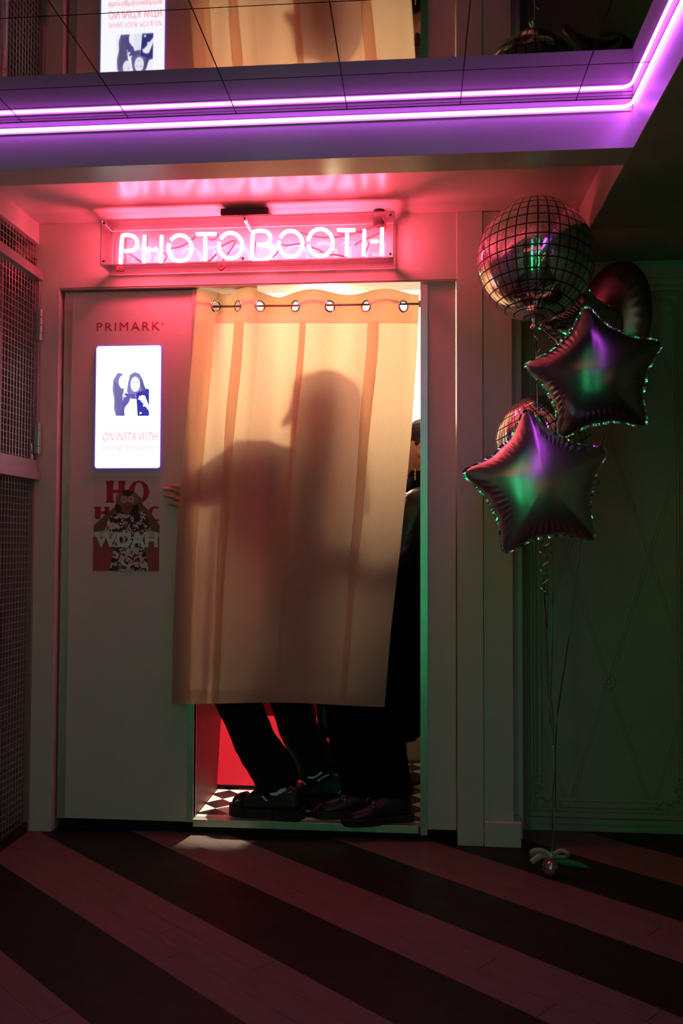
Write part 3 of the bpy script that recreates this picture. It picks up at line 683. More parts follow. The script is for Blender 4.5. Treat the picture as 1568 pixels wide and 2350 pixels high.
# lattice strips clipped to the panel
ca = P(1397, 1565, DY); hx, hz = P(1492, 1565, DY).x - ca.x, P(1397, 1275, DY).z - ca.z
wx0, wx1, wz0, wz1 = DX0 + .07, DX1 - .045, .13, 2.06
lb = MB()
def clip(x0, z0, x1, z1):
    t0, t1 = 0., 1.; dx, dz = x1 - x0, z1 - z0
    for p_, q_ in ((-dx, x0 - wx0), (dx, wx1 - x0), (-dz, z0 - wz0), (dz, wz1 - z0)):
        if abs(p_) < 1e-9: continue
        r = q_ / p_
        if p_ < 0: t0 = max(t0, r)
        else: t1 = min(t1, r)
    return None if t0 >= t1 else (x0 + t0 * dx, z0 + t0 * dz, x0 + t1 * dx, z0 + t1 * dz)
for s in (1, -1):
    for k in range(-3, 4):
        for off in (-.006, .006):
            cx = ca.x + k * 2 * hx + off; r = clip(cx - s * 8 * hx, ca.z - 8 * hz, cx + s * 8 * hx, ca.z + 8 * hz)
            if r: lb.tube([(r[0], DY - .0005, r[1]), (r[2], DY - .0005, r[3])], .0028, 6)
lb.build('lattice', 'mould', dr)
rb = MB()
for k in range(8):
    a = 2 * PI * k / 8; rb.ell((ca.x + .019 * math.cos(a), DY - .003, ca.z + .019 * math.sin(a)), .011, .006, .011, 10, 6)
rb.ell((ca.x, DY - .006, ca.z), .010, .007, .010, 12, 8); rb.build('rosette', 'mould', dr, True)
def scroll(cx, cz, sx, sz):
    mb = MB()
    for r0, turns, ox, oz in ((.030, 1.3, .02, .02), (.022, 1.2, .075, .012), (.022, 1.2, .012, .075), (.014, 1., .12, .006), (.014, 1., .006, .12)):
        pts = [Vector((cx + sx * (ox + r0 * (1 - .55 * t) * math.cos(2 * PI * turns * t)), DY - .004, cz + sz * (oz + r0 * (1 - .55 * t) * math.sin(2 * PI * turns * t)))) for t in [k / 22 for k in range(23)]]
        mb.tube(pts, [.0055 * (1 - .5 * k / 22) for k in range(23)], 6)
    return mb
for cx, cz, sx, sz in ((DX0 + .03, .09, 1, 1), (DX1 - .025, .09, -1, 1), (DX0 + .03, 2.105, 1, -1), (DX1 - .025, 2.105, -1, -1)):
    scroll(cx, cz, sx, sz).build('scroll_ornament', 'mould', dr, True)

# ================================================================== BALLOONS
def nv(x, y, Y): return P(x, y, Y)
def orb(cx, cy, Y, rx, rz, label, nl=34, nm=18, tilt=(.0, .0)):
    c = P(cx, cy, Y); t = thing('mirror_ball_balloon', label, 'balloon', c, 'mirror ball foil balloons')
    mb = MB(); n, m = 136, 72; uvs = []
    rot = Matrix.Rotation(tilt[0], 3, 'X') @ Matrix.Rotation(tilt[1], 3, 'Y')
    V = []
    for i in range(m + 1):
        th = PI * i / m
        for k in range(n + 1):
            a = 2 * PI * k / n; pk = 1 + .010 * math.sin(a * 14) * max(0, abs(math.cos(th)) - .55) * 2
            q = Vector((rx * math.sin(th) * math.cos(a) * pk, rx * math.sin(th) * math.sin(a) * pk, rz * math.cos(th)))
            # four-seam pillow shape
            q.x *= 1 + .02 * math.cos(4 * a) * math.sin(th); q.y *= 1 + .02 * math.cos(4 * a) * math.sin(th)
            V.append(tuple(rot @ q)); uvs.append((nl * k / n, nm * i / m))
    Fc = [(i * (n + 1) + k, i * (n + 1) + k + 1, (i + 1) * (n + 1) + k + 1, (i + 1) * (n + 1) + k) for i in range(m) for k in range(n)]
    me = bpy.data.meshes.new('foil_skin'); me.from_pydata(V, [], Fc); ul = me.uv_layers.new(name='UVMap')
    for lp in me.loops: ul.data[lp.index].uv = uvs[lp.vertex_index]
    me.materials.append(M['foil_disco']); me.polygons.foreach_set('use_smooth', [True] * len(me.polygons))
    bm = bmesh.new(); bm.from_mesh(me); bmesh.ops.recalc_face_normals(bm, faces=bm.faces)
    bmesh.ops.remove_doubles(bm, verts=bm.verts, dist=1e-6); bm.to_mesh(me); bm.free()
    o = bpy.data.objects.new('foil_skin', me); COL.objects.link(o); o.parent = t
    nk = MB().loft([[c + rot @ Vector((r * math.cos(a), r * math.sin(a), -rz - z)) for a in [2 * PI * k / 12 for k in range(12)]] for r, z in ((.012, -.004), (.006, .006), (.005, .014), (.014, .030), (.012, .034))])
    nk.build('neck', 'foil_seam', t, True)
    return c
import numpy as np
def star_r(a, rot, tip, val):
    x = ((a - rot) / (2 * PI / 5)) % 1.0; x = min(x, 1 - x) * 2             # 0 at tip, 1 at valley
    vx, vy = val * math.cos(PI / 5), val * math.sin(PI / 5); ang = x * PI / 5
    r = (-tip * vy) / (math.sin(ang) * (vx - tip) - math.cos(ang) * vy)
    r -= .035 * tip * math.sin(PI * x) - .02 * tip * math.exp(-((1 - x) / .25) ** 2)
    return min(r, tip * .95 / max(.9, math.cos(ang * .6)))
def inflate(ra, R, N=110):
    ax = np.linspace(-R * 1.02, R * 1.02, N); XX, ZZ = np.meshgrid(ax, ax, indexing='ij')
    th = np.arctan2(ZZ, XX) % (2 * PI); rr = np.hypot(XX, ZZ); n = len(ra)
    lim = np.interp(th, np.arange(n + 1) * 2 * PI / n, list(ra) + [ra[0]]); inside = rr < lim
    u = np.zeros((N, N)); hh = (ax[1] - ax[0]) ** 2
    for _ in range(3500):
        nb = np.zeros_like(u); nb[1:-1, 1:-1] = .25 * (u[2:, 1:-1] + u[:-2, 1:-1] + u[1:-1, 2:] + u[1:-1, :-2] + hh); u = np.where(inside, nb, 0)
    u /= u.max()
    def f(x, z):
        i = (x - ax[0]) / (ax[1] - ax[0]); j = (z - ax[0]) / (ax[1] - ax[0]); i0, j0 = min(int(i), N - 2), min(int(j), N - 2); a, b = i - i0, j - j0
        return (u[i0, j0] * (1 - a) * (1 - b) + u[i0 + 1, j0] * a * (1 - b) + u[i0, j0 + 1] * (1 - a) * b + u[i0 + 1, j0 + 1] * a * b)
    return f
def star(cx, cy, Y, tip, rotdeg, label, m, depth=.10, yaw=0., pitch=0., val=.60, name='star_balloon'):
    c = P(cx, cy, Y); t = thing(name, label, 'balloon', c, None)
    n, k_ = 220, 30; Rm = Matrix.Rotation(yaw, 3, 'Z') @ Matrix.Rotation(pitch, 3, 'X')
    rt = math.radians(rotdeg); ra = [star_r(2 * PI * i / n, rt, tip, tip * val) for i in range(n)]
    for _ in range(3): ra = [(ra[i - 1] + 2 * ra[i] + ra[(i + 1) % n]) / 4 for i in range(n)]
    fu = inflate(ra, tip); H = []
    ss = [1 - (1 - j / k_) ** 1.5 for j in range(1, k_ + 1)]
    for s in ss:
        row = []
        for i in range(n):
            a = 2 * PI * i / n; x = ((a - rt) / (2 * PI / 5)) % 1.0; x = min(x, 1 - x) * 2
            h = depth * max(0, fu(s * ra[i] * math.cos(a), s * ra[i] * math.sin(a))) ** .56
            if s > .985: h = 0
            h += .0030 * math.sin(i * 2 * PI / n * 55 + 2 * math.sin(i * .13)) * math.exp(-((s - .87) / .09) ** 2) * (.25 + .75 * x)
            row.append(h)
        H.append(row)
    for _ in range(4):
        for j in range(len(H) - 2):
            H[j] = [(H[j][i - 1] + 2 * H[j][i] + H[j][(i + 1) % n]) / 4 for i in range(n)] if ss[j] < .7 else H[j]
    for sd, nm in ((-1, 'front_foil'), (1, 'back_foil')):
        mb = MB(); V = [c + Rm @ Vector((0, sd * sum(H[0]) / n, 0))]; Fs = []
        for j, s in enumerate(ss):
            for i in range(n):
                a = 2 * PI * i / n; V.append(c + Rm @ Vector((s * ra[i] * math.cos(a), sd * H[j][i], s * ra[i] * math.sin(a))))
        for i in range(n): Fs.append((0, 1 + i, 1 + (i + 1) % n))
        for j in range(k_ - 1):
            for i in range(n):
                i2 = (i + 1) % n; Fs.append((1 + j * n + i, 1 + (j + 1) * n + i, 1 + (j + 1) * n + i2, 1 + j * n + i2))
        mb.add(V, Fs); mb.build(nm, m, t, True)
    sm2 = MB(); R = []
    for i in range(n + 1):
        a = 2 * PI * (i % n) / n; r = ra[i % n]; wv = .002 * math.sin(i * .9)
        R.append([c + Rm @ Vector(((r + d) * math.cos(a), y + wv * (d > 0), (r + d) * math.sin(a))) for d, y in ((-.002, -.0012), (.007, -.0008), (.007, .0008), (-.002, .0012))])
    sm2.loft(R, cap=False); sm2.build('seam', 'foil_seam', t)
    return c
oc = orb(1229, 596, -.32, .196, .214, 'big mirror ball balloon, topmost of the bunch, floating under the pink soffit', tilt=(-.12, .04))
orb(1245, 1016, -.30, .160, .165, 'smaller mirror ball balloon tucked behind the lower star', nl=30, nm=15, tilt=(.1, -.5))
s1c = star(1366, 862, -.52, .232, 97, 'dark silver star balloon, upper of the two big stars', 'foil_dark', .092, yaw=-.18, pitch=.05, val=.64)
s2c = star(1237, 1112, -.60, .245, 99, 'champagne silver star balloon, lowest and nearest of the bunch', 'foil_champ', .092, yaw=.06, pitch=-.02, val=.64)
s3c = star(1352, 768, -.09, .20, 99, 'chrome star balloon mostly hidden behind the upper star, only its top tip showing', 'foil_holo', .060, yaw=.15, val=.62)
# round foil balloon behind (seen on the slant)
rc_ = P(1402, 752, -.0); rbln = thing('round_balloon', 'dark round foil balloon at the back of the bunch behind the upper star', 'balloon', rc_)
mb = MB(); n = 96; Rm = Matrix.Rotation(math.radians(-42), 3, 'Z') @ Matrix.Rotation(math.radians(12), 3, 'Y'); V = []; Fs = []
for sd in (-1, 1):
    mb = MB(); rr = []
    for j in range(1, 19):
        s = 1 - (1 - j / 18) ** 1.6
        rr.append([rc_ + Rm @ Vector((.16 * s * math.cos(a), sd * .075 * max(0, 1 - s * s) ** .6 + .003 * math.sin(30 * a) * math.exp(-((s - .85) / .1) ** 2), .25 * s * math.sin(a))) for a in [2 * PI * i / n for i in range(n)]])
    mb.loft(rr); mb.build('front_foil' if sd < 0 else 'back_foil', 'foil_gray', rbln, True)

# weight and bow on the floor
wp = PZ(1265, 2012, 0); wr = .030; WC = Vector((wp.x, wp.y, wr))
wt = thing('balloon_weight', 'small pearly round balloon weight with a bow on the striped floor', 'balloon weight', (wp.x, wp.y, 0))
MB().ell(WC, wr, wr, wr, 28, 18).build('weight_ball', mat('pearl', (.55, .42, .5), .18, metal=.9), wt, True)
bw_ = mat('satin_ribbon', (.55, .50, .42), .4)
def strip(pts, wdt, m, nm, par, up=Vector((0, 0, 1)), taper=0.0):
    pts = smooth_path(pts, 6); R = []; N = len(pts)
    for i, p in enumerate(pts):
        d = (pts[min(i + 1, N - 1)] - pts[max(i - 1, 0)]).normalized(); s = d.cross(Vector((0, 1, 0.2))).normalized(); nn = d.cross(s).normalized()
        ww = wdt * (1 - taper * i / N); R.append([p - s * ww - nn * .0005, p + s * ww - nn * .0005, p + s * ww + nn * .0005, p - s * ww + nn * .0005])
    MB().loft(R).build(nm, m, par, True)
kt = WC + Vector((0, 0, wr + .008))
bow = MB(); bow.ell(kt, .009, .007, .008); bow.build('knot', bw_, wt, True)
strip([kt, kt + Vector((-.03, -.01, .02)), kt + Vector((-.062, -.01, .016)), kt + Vector((-.05, .01, -.004)), kt], .010, bw_, 'bow_loop', wt)
strip([kt, kt + Vector((.028, -.01, .022)), kt + Vector((.055, -.01, .014)), kt + Vector((.045, .01, -.006)), kt], .008, bw_, 'bow_loop', wt)
strip([kt, kt + Vector((-.03, -.005, .004)), kt + Vector((-.066, -.008, -.020))], .011, bw_, 'bow_tail', wt)
lf = mat('green_leaf', (.03, .25, .08), .4); lmb = MB(); R = []
for i in range(9):
    t = i / 8; wv = .017 * math.sin(PI * (t * .93 + .05)); p = kt + Vector((.012 + .118 * t, -.006, -.012 - .022 * t)); R.append([p + Vector((0, -.2 * wv, wv)), p + Vector((0, -.004, 0)), p + Vector((0, .2 * wv, -wv)), p + Vector((0, .003, 0))])
lmb.loft(R).build('leaf', lf, wt, True)
# ribbons
def ribbon(pts, label, w_=.0028, tw=9.0):
    pts = smooth_path(pts, 14); R = []; N = len(pts)
    for i, p in enumerate(pts):
        d = (pts[min(i + 1, N - 1)] - pts[max(i - 1, 0)]).normalized(); s0 = d.cross(Vector((0, 1, .1))).normalized(); n0 = d.cross(s0).normalized()
        a = tw * i / N + .5 * math.sin(i * .35); s = s0 * math.cos(a) + n0 * math.sin(a); nn = d.cross(s)
        R.append([p - s * w_ - nn * .0003, p + s * w_ - nn * .0003, p + s * w_ + nn * .0003, p - s * w_ + nn * .0003])
    return tag(MB().loft(R).build('ribbon', 'ribbon', None, True), label, 'ribbon', 'ribbons from the balloons to the weight')
K = [P(1270, 1950, -.32), P(1268, 1850, -.33), P(1272, 1760, -.33), P(1270, 1690, -.33)]
kw = [kt] + K
ribbon(kw + [P(1262, 1640, -.33), P(1254, 1480, -.36), P(1258, 1380, -.40), P(1250, 1250, -.56)], 'foil ribbon running up to the lower star, leftmost of the ribbons', tw=12)
ribbon(kw + [P(1266, 1600, -.32), P(1268, 1400, -.33), P(1269, 1300, -.35), P(1262, 1240, -.36), P(1240, 1120, -.28)], 'foil ribbon with a bright green glint hanging straight below the lower star', tw=15)
ribbon([kt + Vector((.002, 0, 0)), P(1274, 1900, -.31), P(1276, 1700, -.31), P(1285, 1600, -.33), P(1312, 1420, -.36), P(1333, 1240, -.40), P(1345, 1130, -.45), P(1362, 1030, -.50)], 'foil ribbon slanting to the upper star, rightmost of the ribbons', tw=14)
ribbon([kt + Vector((.004, .004, 0)), P(1272, 1820, -.26), P(1270, 1660, -.26), P(1256, 1500, -.30), P(1246, 1260, -.45), P(1238, 1050, -.485), P(1234, 900, -.485), P(1231, 760, -.34)], 'foil ribbon hanging from the neck of the big mirror ball', tw=20)
def curl(px, py, Y, h, r, turns, label, lean=0):
    c = P(px, py, Y); pts = [c + Vector((r * math.cos(2 * PI * turns * t) * (1 - .3 * t) + lean * t, r * math.sin(2 * PI * turns * t), -h * t)) for t in [k / 30 for k in range(31)]]
    R = [[p + Vector((0, 0, -.0022)), p + Vector((0, 0, .0022)), p + Vector((.0004, .0004, .0022)), p + Vector((.0004, .0004, -.0022))] for p in smooth_path(pts, 3)]
    tag(MB().loft(R).build('curled_ribbon', 'ribbon', None, True), label, 'ribbon', 'curled ribbon ends')
curl(1232, 745, -.33, .16, .012, 2.2, 'curled ribbon end dangling just under the big mirror ball', .01)
curl(1250, 1245, -.55, .17, .016, 3.0, 'curled ribbon end dangling under the lower star')
curl(1372, 1032, -.47, .16, .017, 3.2, 'curled shiny ribbon end under the upper star beside the lower star', -.01)

# ================================================================== PEOPLE
def limb(mb, pts):
    for (p0, r0), (p1, r1) in zip(pts, pts[1:]): mb.caps(p0, r0, p1, r1)
def head(mb, c, face, up, s=1.0):           # head with nose, chin, ears facing 'face'
    face = face.normalized(); up = (up - face * up.dot(face)).normalized(); sd = face.cross(up)
    rot = Matrix((face, sd, up)).transposed()
    mb.ell(c, .098 * s, .075 * s, .110 * s, 24, 16, rot)
    mb.ell(c + face * .045 * s - up * .055 * s, .050 * s, .048 * s, .062 * s, 18, 12, rot)
    mb.caps(c + face * .092 * s + up * .012 * s, .009 * s, c + face * .118 * s - up * .022 * s, .013 * s)   # nose
    mb.ell(c + face * .092 * s - up * .058 * s, .012 * s, .024 * s, .010 * s, 10, 8, rot)                      # lips
    mb.ell(c + face * .075 * s - up * .095 * s, .022 * s, .024 * s, .018 * s, 10, 8, rot)                      # chin
    mb.ell(c + face * .080 * s + up * .030 * s, .016 * s, .052 * s, .009 * s, 10, 8, rot)                      # brow
    for q in (-1, 1):
        e = c + sd * q * .076 * s - up * .005 * s
        mb.ell(e - face * .005, .019 * s, .006 * s, .032 * s, 14, 10, rot); mb.ell(e + face * .010 - up * .018, .012 * s, .007 * s, .016 * s, 12, 8, rot)
def hand(mb, wrist, d, palm_n, curls, s=1.0, thumb=1):
    d = d.normalized(); palm_n = (palm_n - d * palm_n.dot(d)).normalized(); sd = d.cross(palm_n)
    base = wrist + d * .085 * s
    for k in (-1.5, -.5, .5, 1.5): mb.caps(wrist + sd * k * .012 * s + d * .012 * s, .014 * s, base + sd * k * .020 * s, .0115 * s)
    for k, (L, c) in enumerate(zip((.064, .078, .072, .056), curls)):
        p = base + sd * (k - 1.5) * .0205 * s; dd = d.copy(); r = .0092 * s
        for j, fr_ in enumerate((.45, .32, .25)):
            dd = (dd + palm_n * c * (.5 + .4 * j)).normalized(); q = p + dd * L * fr_ * s * 1.15; mb.caps(p, r, q, r * .9); p = q; r *= .9
    p = wrist + d * .03 * s - sd * .025 * s * thumb; q = p + (d * .6 - sd * .8 * thumb + palm_n * .4).normalized() * .04 * s; mb.caps(p, .013 * s, q, .011 * s)
    mb.caps(q, .011 * s, q + (d * .9 - sd * .2 * thumb + palm_n * .3).normalized() * .032 * s, .009 * s)

# ---- person A: crouching forward, hand on the panel
pa = thing('person', 'person bending behind the curtain in wide black trousers and striped chunky sneakers', 'person', (-.45, .15, .055))
hipA = P(728, 1395, .24); chA = P(680, 1130, .18); nkA = P(712, 1035, .17); hdA = P(738, 938, .165)
shF, shB = P(605, 1035, .12), P(745, 1065, .26)
elF = P(508, 1085, .06); wrF = P(449, 1128, -.004)
kn1, kn2 = P(538, 1590, .13), P(655, 1570, .24); an1, an2 = P(645, 1815, .085), P(742, 1770, .26)
mb = MB(); limb(mb, [(hipA, .135), (P(716, 1260, .22), .115), (chA, .135), (nkA, .055), (hdA, .06)])
mb.caps(shF, .055, shB, .055)
limb(mb, [(shF, .052), (elF, .042), (wrF, .026)]); elB = P(800, 1215, .16)
limb(mb, [(shB, .052), (elB, .042), (P(745, 1190, .10), .028)])
limb(mb, [(hipA + Vector((0, -.06, 0)), .088), (kn1, .058), (an1, .038)]); limb(mb, [(hipA + Vector((0, .06, 0)), .088), (kn2, .058), (an2, .038)])
head(mb, hdA, Vector((-1, -.12, -.15)), Vector((-.15, 0, 1)))
hd_d = (P(392, 1140, -.022) - P(449, 1132, -.012)); 
hand(mb, P(745, 1190, .10), Vector((-.7, -.3, .1)), Vector((0, -1, -.2)), (.5, .5, .5, .6), thumb=-1)
# visible hand: four separate fingers lying against the panel, pointing left
FY = -.016
kn_ = [(418, 1119), (414, 1131), (414, 1147), (416, 1163)]
mb.caps(wrF, .024, P(432, 1132, -.014), .020)
for a in kn_: mb.caps(P(437, 1135 + (a[1] - 1140) * .6, FY), .0125, P(*a, FY), .0108)
fing = [[(418, 1119), (403, 1115), (390, 1115)], [(414, 1131), (396, 1124), (377, 1122)], [(414, 1147), (396, 1140), (379, 1137)], [(416, 1164), (403, 1157), (388, 1156)]]
for k, f_ in enumerate(fing):
    limb(mb, [(P(f_[0][0], f_[0][1], FY), .0105), (P(f_[1][0], f_[1][1], FY - .004), .0088), (P(f_[2][0], f_[2][1], FY + .002), .0072)])
mb.caps(P(433, 1120, FY - .004), .011, P(420, 1105, FY - .006), .009)
body = remesh(mb, 'body', 'skin', pa, .0042, 3)
cl = MB(); limb(cl, [(hipA, .15), (P(716, 1260, .22), .14), (chA, .175), (P(702, 1050, .18), .10)]); cl.caps(shF, .085, shB, .09); cl.caps(P(600, 1130, .14), .09, P(740, 1200, .2), .13)
limb(cl, [(shF, .085), (elF, .062), (P(470, 1120, .015), .036)]); limb(cl, [(shB, .075), (elB, .062), (P(755, 1193, .11), .045)])
remesh(cl, 'jumper', 'knit', pa, .010, 5, .006, 9)
hr = MB(); hr.ell(hdA + Vector((.022, 0, .022)), .105, .086, .110, 24, 16); hr.ell(hdA + Vector((.07, .0, -.04)), .06, .075, .09, 18, 12); hr.ell(hdA + Vector((-.03, 0, .07)), .06, .07, .05); hr.caps(hdA + Vector((.05, .0, -.05)), .08, hdA + Vector((.085, .02, -.24)), .055)
remesh(hr, 'hair', 'hair', pa, .010, 3, .006, 25)
def trouser(name, m, legs, hip, r0, par, disp=.006):
    mb = MB()
    for L in legs: limb(mb, [(hip, r0)] + L)
    return remesh(mb, name, m, par, .009, 5, disp, 10)
lgA = MB()
limb(lgA, [(hipA, .15), (kn1, .088), (P(588, 1705, .125), .084), (P(632, 1775, .11), .088)])
limb(lgA, [(hipA, .15), (kn2, .088), (P(688, 1680, .25), .080), (P(724, 1745, .27), .082)])
# blunt the hems: cuffs as flared cylinders
for c_, d_ in ((P(632, 1778, .11), P(642, 1808, .10)), (P(724, 1748, .27), P(734, 1768, .27))): lgA.tube([c_, d_], [.088, .090], 18)
remesh(lgA, 'trousers', 'trousers', pa, .009, 4, .007, 11)
def interp_w(prof, u):
    return interp([(a, b) for a, b, c in prof], u)
def shoe(par, nm, heel, ang, L, Wd, H, sole, m_up, kind):
    ca_, sa = math.cos(ang), math.sin(ang)
    def T(u, v, z): return Vector((heel.x + ca_ * u - sa * v, heel.y + sa * u + ca_ * v, heel.z + z))
    prof = [(0, .60, .62), (.04, .80, .80), (.14, .86, 1.0), (.30, .84, 1.0), (.45, .86, .88), (.58, .94, .68), (.70, 1.0, .52), (.82, .98, .45), (.91, .84, .38), (.97, .58, .27), (1.0, .30, .16)]
    r = thing if False else None
    so = MB(); so.loft([[T(u * L + (.012 if u > .9 else -.006 if u == 0 else 0), sgn * w_ * Wd / 2 * 1.10, z) for sgn, z in ((-1, 0), (-1, sole), (1, sole), (1, 0))] for u, w_, h in prof])
    up_ = MB(); R = []
    for u, w_, h in prof:
        R.append([T(u * L, w_ * Wd / 2 * math.cos(a) * (1 if math.sin(a) < .3 else .96), sole * .8 + h * H * max(0, math.sin(a)) ** .8) for a in [PI * k / 14 for k in range(15)]])
    up_.loft(R); o = up_.build(nm, m_up, par, True, sub=1)
    if kind == 's':
        for k in range(9):
            u = .04 + .105 * k; hw = Wd / 2 * (1.16 if k < 8 else .95)
            for sg_ in (-1, 1): so.loft([[T(u * L + dx, sg_ * (hw - .012), z), T(u * L + dx, sg_ * hw * interp_w(prof, u) / 1.0, z), T(u * L + dx, sg_ * hw * interp_w(prof, u), z + sole * .95), T(u * L + dx, sg_ * (hw - .012), z + sole * .95)] for dx, z in ((0, 0), (.018, 0))])
    so.build('sole', 'rubber', o, bevel=.004)
    if kind == 's':
        cap = MB(); cap.loft([[T(u * L, w_ * Wd / 2 * 1.05 * math.cos(a), sole * .8 + (h + .10) * H * max(0, math.sin(a)) ** .7) for a in [PI * k / 12 for k in range(13)]] for u, w_, h in prof[7:]]); cap.build('toe_cap', 'shoe', o, True)
        tg = MB(); tg.loft([[T(u * L, x, sole * .8 + h * H) for x, h in ((-.022, hh), (.022, hh), (.022, hh + .07), (-.022, hh + .07))] for u, hh in ((.30, 1.02), (.46, .88), (.60, .66), (.70, .50))]); tg.build('tongue', 'sneak', o, True)
    return o, T, prof
s_, T, _p = shoe(pa, 'sneaker', Vector((P(694, 1860, .06).x, .035, .055)), PI - .22, .285, .100, .100, .040, 'sneak', 's')
def pxs(par, pts, Y, m, nm, th=.004):
    pr = [P(x, y, Y) for x, y in pts]; n = len(pr); v = [tuple(p) for p in pr] + [tuple(p + Vector((0, th, 0))) for p in pr]
    MB().add(v, [tuple(range(n)), tuple(range(n, 2 * n))[::-1]] + [(i, (i + 1) % n, n + (i + 1) % n, n + i) for i in range(n)]).build(nm, m, par)
def zq(pts): return [(420 + a / 2.45, 1580 + b_ / 2.45) for a, b_ in pts]
YS1 = .018
pxs(s_, zq([(486, 590), (525, 584), (548, 564), (583, 562), (578, 576), (528, 602), (495, 602)]), YS1, 'reflective', 'side_flash')
pxs(s_, zq([(545, 612), (560, 598), (608, 578), (608, 584), (568, 604), (556, 614), (554, 625), (545, 625)]), YS1, 'reflective', 'side_flash')
pxs(s_, zq([(440, 606), (450, 604), (476, 632), (466, 634)]), YS1, 'reflective', 'side_flash')
pxs(s_, zq([(292, 634), (306, 622), (316, 630), (302, 638)]), .030, 'reflective', 'toe_flash')
for k in range(5):
    u = .60 + .05 * k; a0, a1 = T(u * .285, -.03, .105 - .012 * k), T(u * .285 + .008, .03, .105 - .012 * k); MB().tube([a0, (a0 + a1) / 2 + Vector((0, 0, .008)), a1], .0028, 6).build('lace', 'rubber', s_, True)
s2_, T, _p = shoe(pa, 'sneaker', Vector((P(806, 1820, .22).x, .215, .055)), PI - .2, .285, .100, .100, .040, 'sneak', 's')
YS2 = .185
def off2(pts): return [(x + (820 - 608) / 2.45 - .5, y - (482 - 578) / 2.45 * -1) for x, y in pts]
pxs(s2_, zq([(700, 498), (738, 490), (758, 470), (786, 470), (780, 482), (735, 508), (706, 508)]), YS2, 'reflective', 'side_flash')
pxs(s2_, zq([(752, 520), (768, 505), (820, 482), (822, 487), (778, 508), (764, 525)]), YS2, 'reflective', 'side_flash')
pxs(s2_, zq([(656, 515), (667, 514), (695, 541), (685, 544)]), YS2, 'reflective', 'side_flash')

# ---- person B: upright at the right edge
pb = thing('person', 'person in black leather jacket, earring and buckled loafers at the right doorway edge', 'person', (0, .2, .055))
hdB = P(972, 1032, .30); earX = P(957, 1058, .22)
hipB = P(905, 1400, .26); chB = P(985, 1190, .28); nkB = P(985, 1110, .30)
kb1, kb2 = P(796, 1605, .15), P(850, 1610, .24); ab1, ab2 = P(820, 1810, .16), P(900, 1820, .09)
mb = MB(); limb(mb, [(hipB, .12), (P(955, 1290, .27), .10), (chB, .12), (nkB, .055), (hdB, .055)])
shL, shR = P(965, 1160, .16), P(1010, 1160, .42); mb.caps(shL, .05, shR, .05)
elL = P(915, 1275, .14); limb(mb, [(shL, .05), (elL, .04), (P(848, 1262, .06), .026)]); hand(mb, P(848, 1262, .06), Vector((-1, -.35, .35)), Vector((0, 1, 0)), (.4, .4, .4, .4))
elR = P(1030, 1290, .50); limb(mb, [(shR, .05), (elR, .04), (P(980, 1330, .40), .026)]); hand(mb, P(980, 1330, .40), Vector((-1, -.2, .1)), Vector((0, 0, -1)), (.3, .3, .3, .3))
limb(mb, [(hipB, .09), (kb1, .056), (ab1, .036)]); limb(mb, [(hipB, .09), (kb2, .056), (ab2, .036)])
head(mb, hdB, Vector((-1, .12, -.08)), Vector((0, 0, 1)), .98)
remesh(mb, 'body', 'skin', pb, .0048, 3)
hb = MB(); hb.ell(hdB + Vector((.024, .0, .038)), .104, .084, .084, 24, 16); hb.ell(hdB + Vector((.065, 0, -.035)), .055, .072, .08); hb.ell(hdB + Vector((.005, 0, .075)), .085, .07, .055)
remesh(hb, 'hair', 'hair', pb, .006, 2, .008, 30)
jk = MB(); limb(jk, [(P(955, 1262, .27), .135), (chB, .150), (P(985, 1135, .30), .075)]); jk.caps(shL, .072, shR, .072); limb(jk, [(shL, .072), (elL, .060), (P(868, 1264, .08), .040)]); limb(jk, [(shR, .072), (elR, .06), (P(995, 1325, .42), .04)])
remesh(jk, 'leather_jacket', 'leather', pb, .008, 3, .007, 14)
jc = MB().tube([P(980, 1160, .29), P(974, 1120, .29), P(978, 1085, .29)], [.12, .085, .066], 20); jc.build('polo_neck', 'trousers2', pb, True)
ct = MB(); rg = []
for (cx, cy, Y, rx, ry) in ((952, 1262, .26, .145, .14), (935, 1350, .26, .155, .145), (915, 1450, .25, .145, .15), (915, 1570, .26, .125, .15), (914, 1688, .28, .085, .14)):
    c_ = P(cx, cy, Y); rg.append([c_ + Vector((rx * math.cos(a) * (1 + .04 * math.cos(9 * a)), ry * math.sin(a) * (1 + .04 * math.sin(7 * a)), 0)) for a in [2 * PI * k / 40 for k in range(40)]])
ct.loft(rg).build('long_coat', 'trousers2', pb, True)
tb = MB(); limb(tb, [(hipB, .12), (kb1, .095), (P(812, 1720, .16), .090), (P(828, 1785, .15), .084)]); limb(tb, [(hipB, .12), (kb2, .095), (P(885, 1730, .14), .088), (P(898, 1800, .11), .078)])
for c_, d_ in ((P(828, 1785, .15), P(830, 1815, .15)), (P(898, 1798, .11), P(904, 1832, .10))): tb.tube([c_, d_], [.084, .080], 18)
remesh(tb, 'trousers', 'trousers2', pb, .009, 4, .004, 11)
